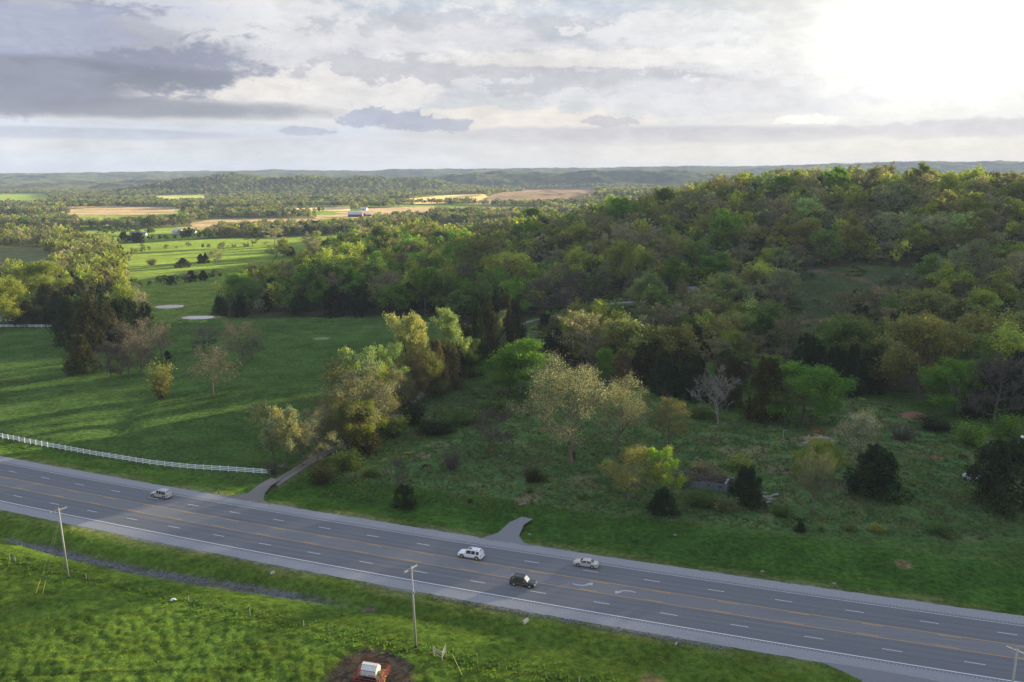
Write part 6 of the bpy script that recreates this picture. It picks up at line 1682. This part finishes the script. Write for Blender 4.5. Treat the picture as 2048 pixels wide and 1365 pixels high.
# ------------------------------------------------------------------ houses and barns
def gable(name, px_, py_, Lx, Wy, hw, hr, rz, wallm, roofm, label, cat="house", windows=2, base=None, door=True, chimney=False):
    p = at(px_, py_); r = empty(name, (p.x, p.y, Ts(p.x, p.y)-.2), R(rz), label=label, cat=cat, group="farm buildings" if cat in ("barn", "shed") else "houses")
    def walls(bm):
        A = [bm.verts.new((s*Lx/2, y, z)) for s in (-1, 1) for y, z in ((-Wy/2, 0), (Wy/2, 0), (Wy/2, hw), (0, hr), (-Wy/2, hw))]
        bm.faces.new(A[:5]); bm.faces.new(A[5:][::-1])
        for i in (0, 1, 4): bm.faces.new((A[i], A[(i+1) % 5], A[5+(i+1) % 5], A[5+i]))
    part("wall", walls, wallm, r)
    def roof(bm):
        e = .5
        for s in (-1, 1):
            v = [bm.verts.new(q) for q in ((-Lx/2-e, 0, hr+.12), (Lx/2+e, 0, hr+.12), (Lx/2+e, s*(Wy/2+e), hw-.15), (-Lx/2-e, s*(Wy/2+e), hw-.15))]; bm.faces.new(v)
            v2 = [bm.verts.new(q.co-Vector((0, 0, .1))) for q in v]; bm.faces.new(v2[::-1])
            for i in range(4): bm.faces.new((v[i], v[(i+1) % 4], v2[(i+1) % 4], v2[i]))
    rf = part("roof", roof, roofm, r)
    if chimney: part("chimney", lambda bm: box_bm(bm, (Lx*.25, .4, hr+.4), (.8, .8, 1.6)), RUST, rf)
    for k in range(windows):
        xx = -Lx/2+Lx*(k+.5)/windows*.9+.3
        part("window", lambda bm: box_bm(bm, (xx, -Wy/2-.02, hw*.55), (1.2, .06, 1.1)), GLASS, r)
    if door: part("door", lambda bm: box_bm(bm, (Lx*.04, -Wy/2-.02, 1.2), (1.1 if cat == "house" else 3.0, .06, 2.0 if cat == "house" else 2.8)), BLK, r)
REDB = simple("barn_red", (.22, .045, .035), .8); WSID = simple("white_siding", (.68, .69, .70), .7); GSID = simple("grey_siding", (.30, .30, .31), .8)
SILR = simple("tin_roof", (.42, .44, .50), .45, metal=.2); GRYR = simple("grey_shingle", (.16, .16, .17), .9); BLR = simple("blue_roof", (.35, .44, .55), .5); BROWNW = simple("brown_wall", (.13, .08, .05), .9)
gable("barn", 710, 434, 26, 14, 5, 9.5, 12, REDB, SILR, "long red barn with a silver tin roof in the tan fields", "barn", 0)
gable("barn", 735, 433, 12, 10, 4, 7.0, 40, REDB, SILR, "small red barn with a tin roof right of the long red barn", "barn", 0)
gable("shed", 755, 432, 12, 8, 3, 4.5, 10, BROWNW, SILR, "low brown shed right of the small red barn", "shed", 0)
gable("house", 792, 430, 13, 9, 4, 7.5, 0, BROWNW, GRYR, "dark house with pale windows at the end of the farmyard", "house", 2, chimney=True)
gable("barn", 728, 421, 15, 12, 4, 7, -10, WSID, SILR, "white shed standing behind the red barn farm", "barn", 0)
gable("house", 272, 471, 13, 8, 3, 5.5, 8, GSID, GRYR, "low grey house under round lawn trees", "house", 2)
gable("house", 283, 472, 12, 8, 3, 4.6, 8, WSID, GRYR, "pale low house wing in front of the grey house", "house", 2)
gable("house", 356, 468, 11, 9, 4, 6.5, -15, WSID, SILR, "small white house with tin roof beside the far lawn", "house", 2)
gable("house", 382, 467, 13, 8, 3, 5.5, 5, WSID, GRYR, "white house with dark roof right of the small white house", "house", 2)
gable("house", 1119, 427, 12, 9, 4, 8.0, 60, WSID, SILR, "white gabled farmhouse far behind the valley wood", "house", 2)
gable("house", 33, 568, 14, 9, 3, 5.0, 8, WSID, BLR, "house with a pale blue roof between trees near the striped field", "house", 2)
gable("house", 12, 640, 12, 9, 3, 5.5, 12, WSID, GRYR, "white house glimpsed behind the bright yellow-green tree", "house", 2)
gable("shed", 1000, 421, 16, 9, 3, 5.0, 10, GSID, GRYR, "grey shed by the far tan strip of field", "shed", 0)
# mobile home
p = at(1398, 586); r = empty("mobile_home", (p.x, p.y, Ts(p.x, p.y)-.1), R(6), label="white mobile home with dark windows among trees on the hillside", cat="mobile home")
part("body", lambda bm: box_bm(bm, (0, 0, 2.0), (14.5, 4.0, 2.8)), WSID, r, bevel=.08)
part("roof", lambda bm: box_bm(bm, (0, 0, 3.5), (14.9, 4.4, .16)), SILR, r)
part("skirting", lambda bm: box_bm(bm, (0, 0, .3), (14.2, 3.7, .6)), GSID, r)
for xx in (-5.6, -3.2, 2.8, 5.4): part("window", lambda bm: box_bm(bm, (xx, -2.03, 2.2), (1.4, .06, .9)), GLASS, r)
part("door", lambda bm: box_bm(bm, (-.3, -2.03, 1.8), (1.0, .06, 2.0)), GSID, r)
part("steps", lambda bm: (box_bm(bm, (-.3, -2.6, .3), (1.4, 1.0, .6)),), WOODG, r)
p = at(1440, 590); r = empty("travel_trailer", (p.x, p.y, Ts(p.x, p.y)), R(-10), label="smaller white trailer right of the mobile home behind a round tree", cat="trailer")
part("body", lambda bm: box_bm(bm, (0, 0, 1.8), (7.5, 2.5, 2.4)), WSID, r, bevel=.15)
part("window", lambda bm: box_bm(bm, (1.2, -1.28, 2.0), (1.3, .06, .7)), GLASS, r)
for s in (-1, 1): part("wheel", lambda bm: cyl_bm(bm, (s*.5, -1.3, .35), (s*.5, -1.1, .35), .35, n=12), RUBBER, r)
# round lawn trees
LT = [138, 154, 166, 200, 212, 226, 236, 247, 256, 274, 296, 304]
for i, x in enumerate(LT):
    plant_px('leafy', x, 468+(i % 3 == 1)*3, 13, 13, 'mid green', f"round planted tree on the far lawn, {ORD[i] if i else 'first'} from the belt side", 'round lawn trees', lite=True, parts=False, nm='lawn_tree')

# ------------------------------------------------------------------ tall grass and stones that nobody counts
def tufts():
    rng = np.random.RandomState(31)
    n = 80000
    X = rng.uniform(-60, 190, n); Y = rng.uniform(150, 330, n)
    m = in_poly(X, Y, OVER) & (fbm(X, Y, 5, 2, 401) > -.15); X, Y = X[m], Y[m]
    n2 = 1500; x2 = rng.uniform(-120, 95, n2); o2 = rng.uniform(-34, -27.5, n2); s = road_slope(x2); l = np.sqrt(1+s*s); X2 = x2-o2*s/l; Y2 = road_y(x2)+o2/l
    n3 = 9000; X3 = rng.uniform(-110, 80, n3); Y3 = rng.uniform(95, 185, n3); o3 = road_off(X3, Y3); m3 = (o3 < -15.5) & (np.hypot(X3-FEED.x, Y3-FEED.y) > 8) & (fbm(X3, Y3, 4, 2, 405) > .0); X3, Y3 = X3[m3], Y3[m3]
    kind = np.concatenate([np.zeros(len(X)), np.ones(len(X2)), np.full(len(X3), 2)])
    X = np.concatenate([X, X2, X3]); Y = np.concatenate([Y, Y2, Y3]); Z = T(X, Y)+.02
    nb = 4; N = len(X)
    a = rng.rand(N, nb)*6.28; h = np.where(kind == 0, rng.uniform(.25, .6, N), np.where(kind == 1, rng.uniform(.25, .5, N), rng.uniform(.15, .32, N)))[:, None]*rng.uniform(.7, 1.2, (N, nb))
    w = h*.36; lean = h*.45
    bx = X[:, None]+rng.uniform(-.15, .15, (N, nb)); by = Y[:, None]+rng.uniform(-.15, .15, (N, nb)); bz = np.repeat(Z[:, None], nb, 1)
    v0 = np.stack([bx-np.sin(a)*w, by+np.cos(a)*w, bz], -1); v1 = np.stack([bx+np.sin(a)*w, by-np.cos(a)*w, bz], -1)
    v2 = np.stack([bx+np.cos(a)*lean, by+np.sin(a)*lean, bz+h], -1)
    V = np.stack([v0, v1, v2], 2).reshape(-1, 3); Fq = np.arange(len(V)).reshape(-1, 3)
    me = mesh_np("tall_grass", V, Fq, LEAF_GRASS)
    st = fbm(X, Y, 9, 3, 411); u = rng.rand(N)
    g0 = np.array((.12, .19, .065)); g1 = np.array((.15, .26, .05)); stw = np.array((.26, .22, .12))
    C = np.where((kind == 0)[:, None], g0, g1); straw = ((kind == 0) & (st+u*.6 > .42)) | ((kind != 0) & (u > .93)); C = np.where(straw[:, None], stw*.8, C)*rng.uniform(.75, 1.2, (N, 1))
    C = np.repeat(C, nb*3, 0); sr = 1.055*np.clip(C, 0.0032, 1)**(1/2.4)-.055
    ca = me.color_attributes.new("tint", 'BYTE_COLOR', 'POINT'); ca.data.foreach_set("color_srgb", np.concatenate([sr, np.ones((len(sr), 1))], 1).astype(np.float32).ravel())
    link("tall_grass", me, kind="stuff")
LEAF_GRASS = leaf_mat("grass_blades", inst=True, trans=.4, var=.15, big=.2)
tufts()
def stones():
    rng = np.random.RandomState(41); n = 2600
    x = -rng.uniform(34, 104, n); o = -21.2-1.2*np.sin(x/17.0)+rng.normal(0, .55, n); s = road_slope(x); l = np.sqrt(1+s*s)
    X = x-o*s/l; Y = road_y(x)+o/l
    n2 = 900; x2 = rng.uniform(-10, 40, n2); o2 = -13.6+rng.normal(0, .35, n2); s2 = road_slope(x2); l2 = np.sqrt(1+s2*s2); X = np.concatenate([X, x2-o2*s2/l2]); Y = np.concatenate([Y, road_y(x2)+o2/l2])
    k = fbm(X, Y, 6, 2, 421) > -.22; X, Y = X[k], Y[k]
    Z = T(X, Y); N = len(X)
    base = np.array([(1, 0, 0), (0, 1, 0), (-1, 0, 0), (0, -1, 0), (.2, .1, .8), (0, 0, -.5)]); Fb = np.array([(0, 1, 4), (1, 2, 4), (2, 3, 4), (3, 0, 4), (1, 0, 5), (2, 1, 5), (3, 2, 5), (0, 3, 5)])
    V = base[None]*(rng.uniform(.08, .19, (N, 1, 1))*rng.uniform(.6, 1.3, (N, 6, 1))); th = rng.rand(N)*6.28; c_, s_ = np.cos(th)[:, None], np.sin(th)[:, None]
    V = np.stack([V[..., 0]*c_-V[..., 1]*s_+X[:, None], V[..., 0]*s_+V[..., 1]*c_+Y[:, None], V[..., 2]+Z[:, None]+.04], -1).reshape(-1, 3)
    Fq = (Fb[None]+(np.arange(N)*6)[:, None, None]).reshape(-1, 3)
    link("ditch_stones", mesh_np("ditch_stones", V, Fq, simple("limestone", (.20, .20, .205), .9, var=.5, scale=1.5)), kind="stuff")
stones()
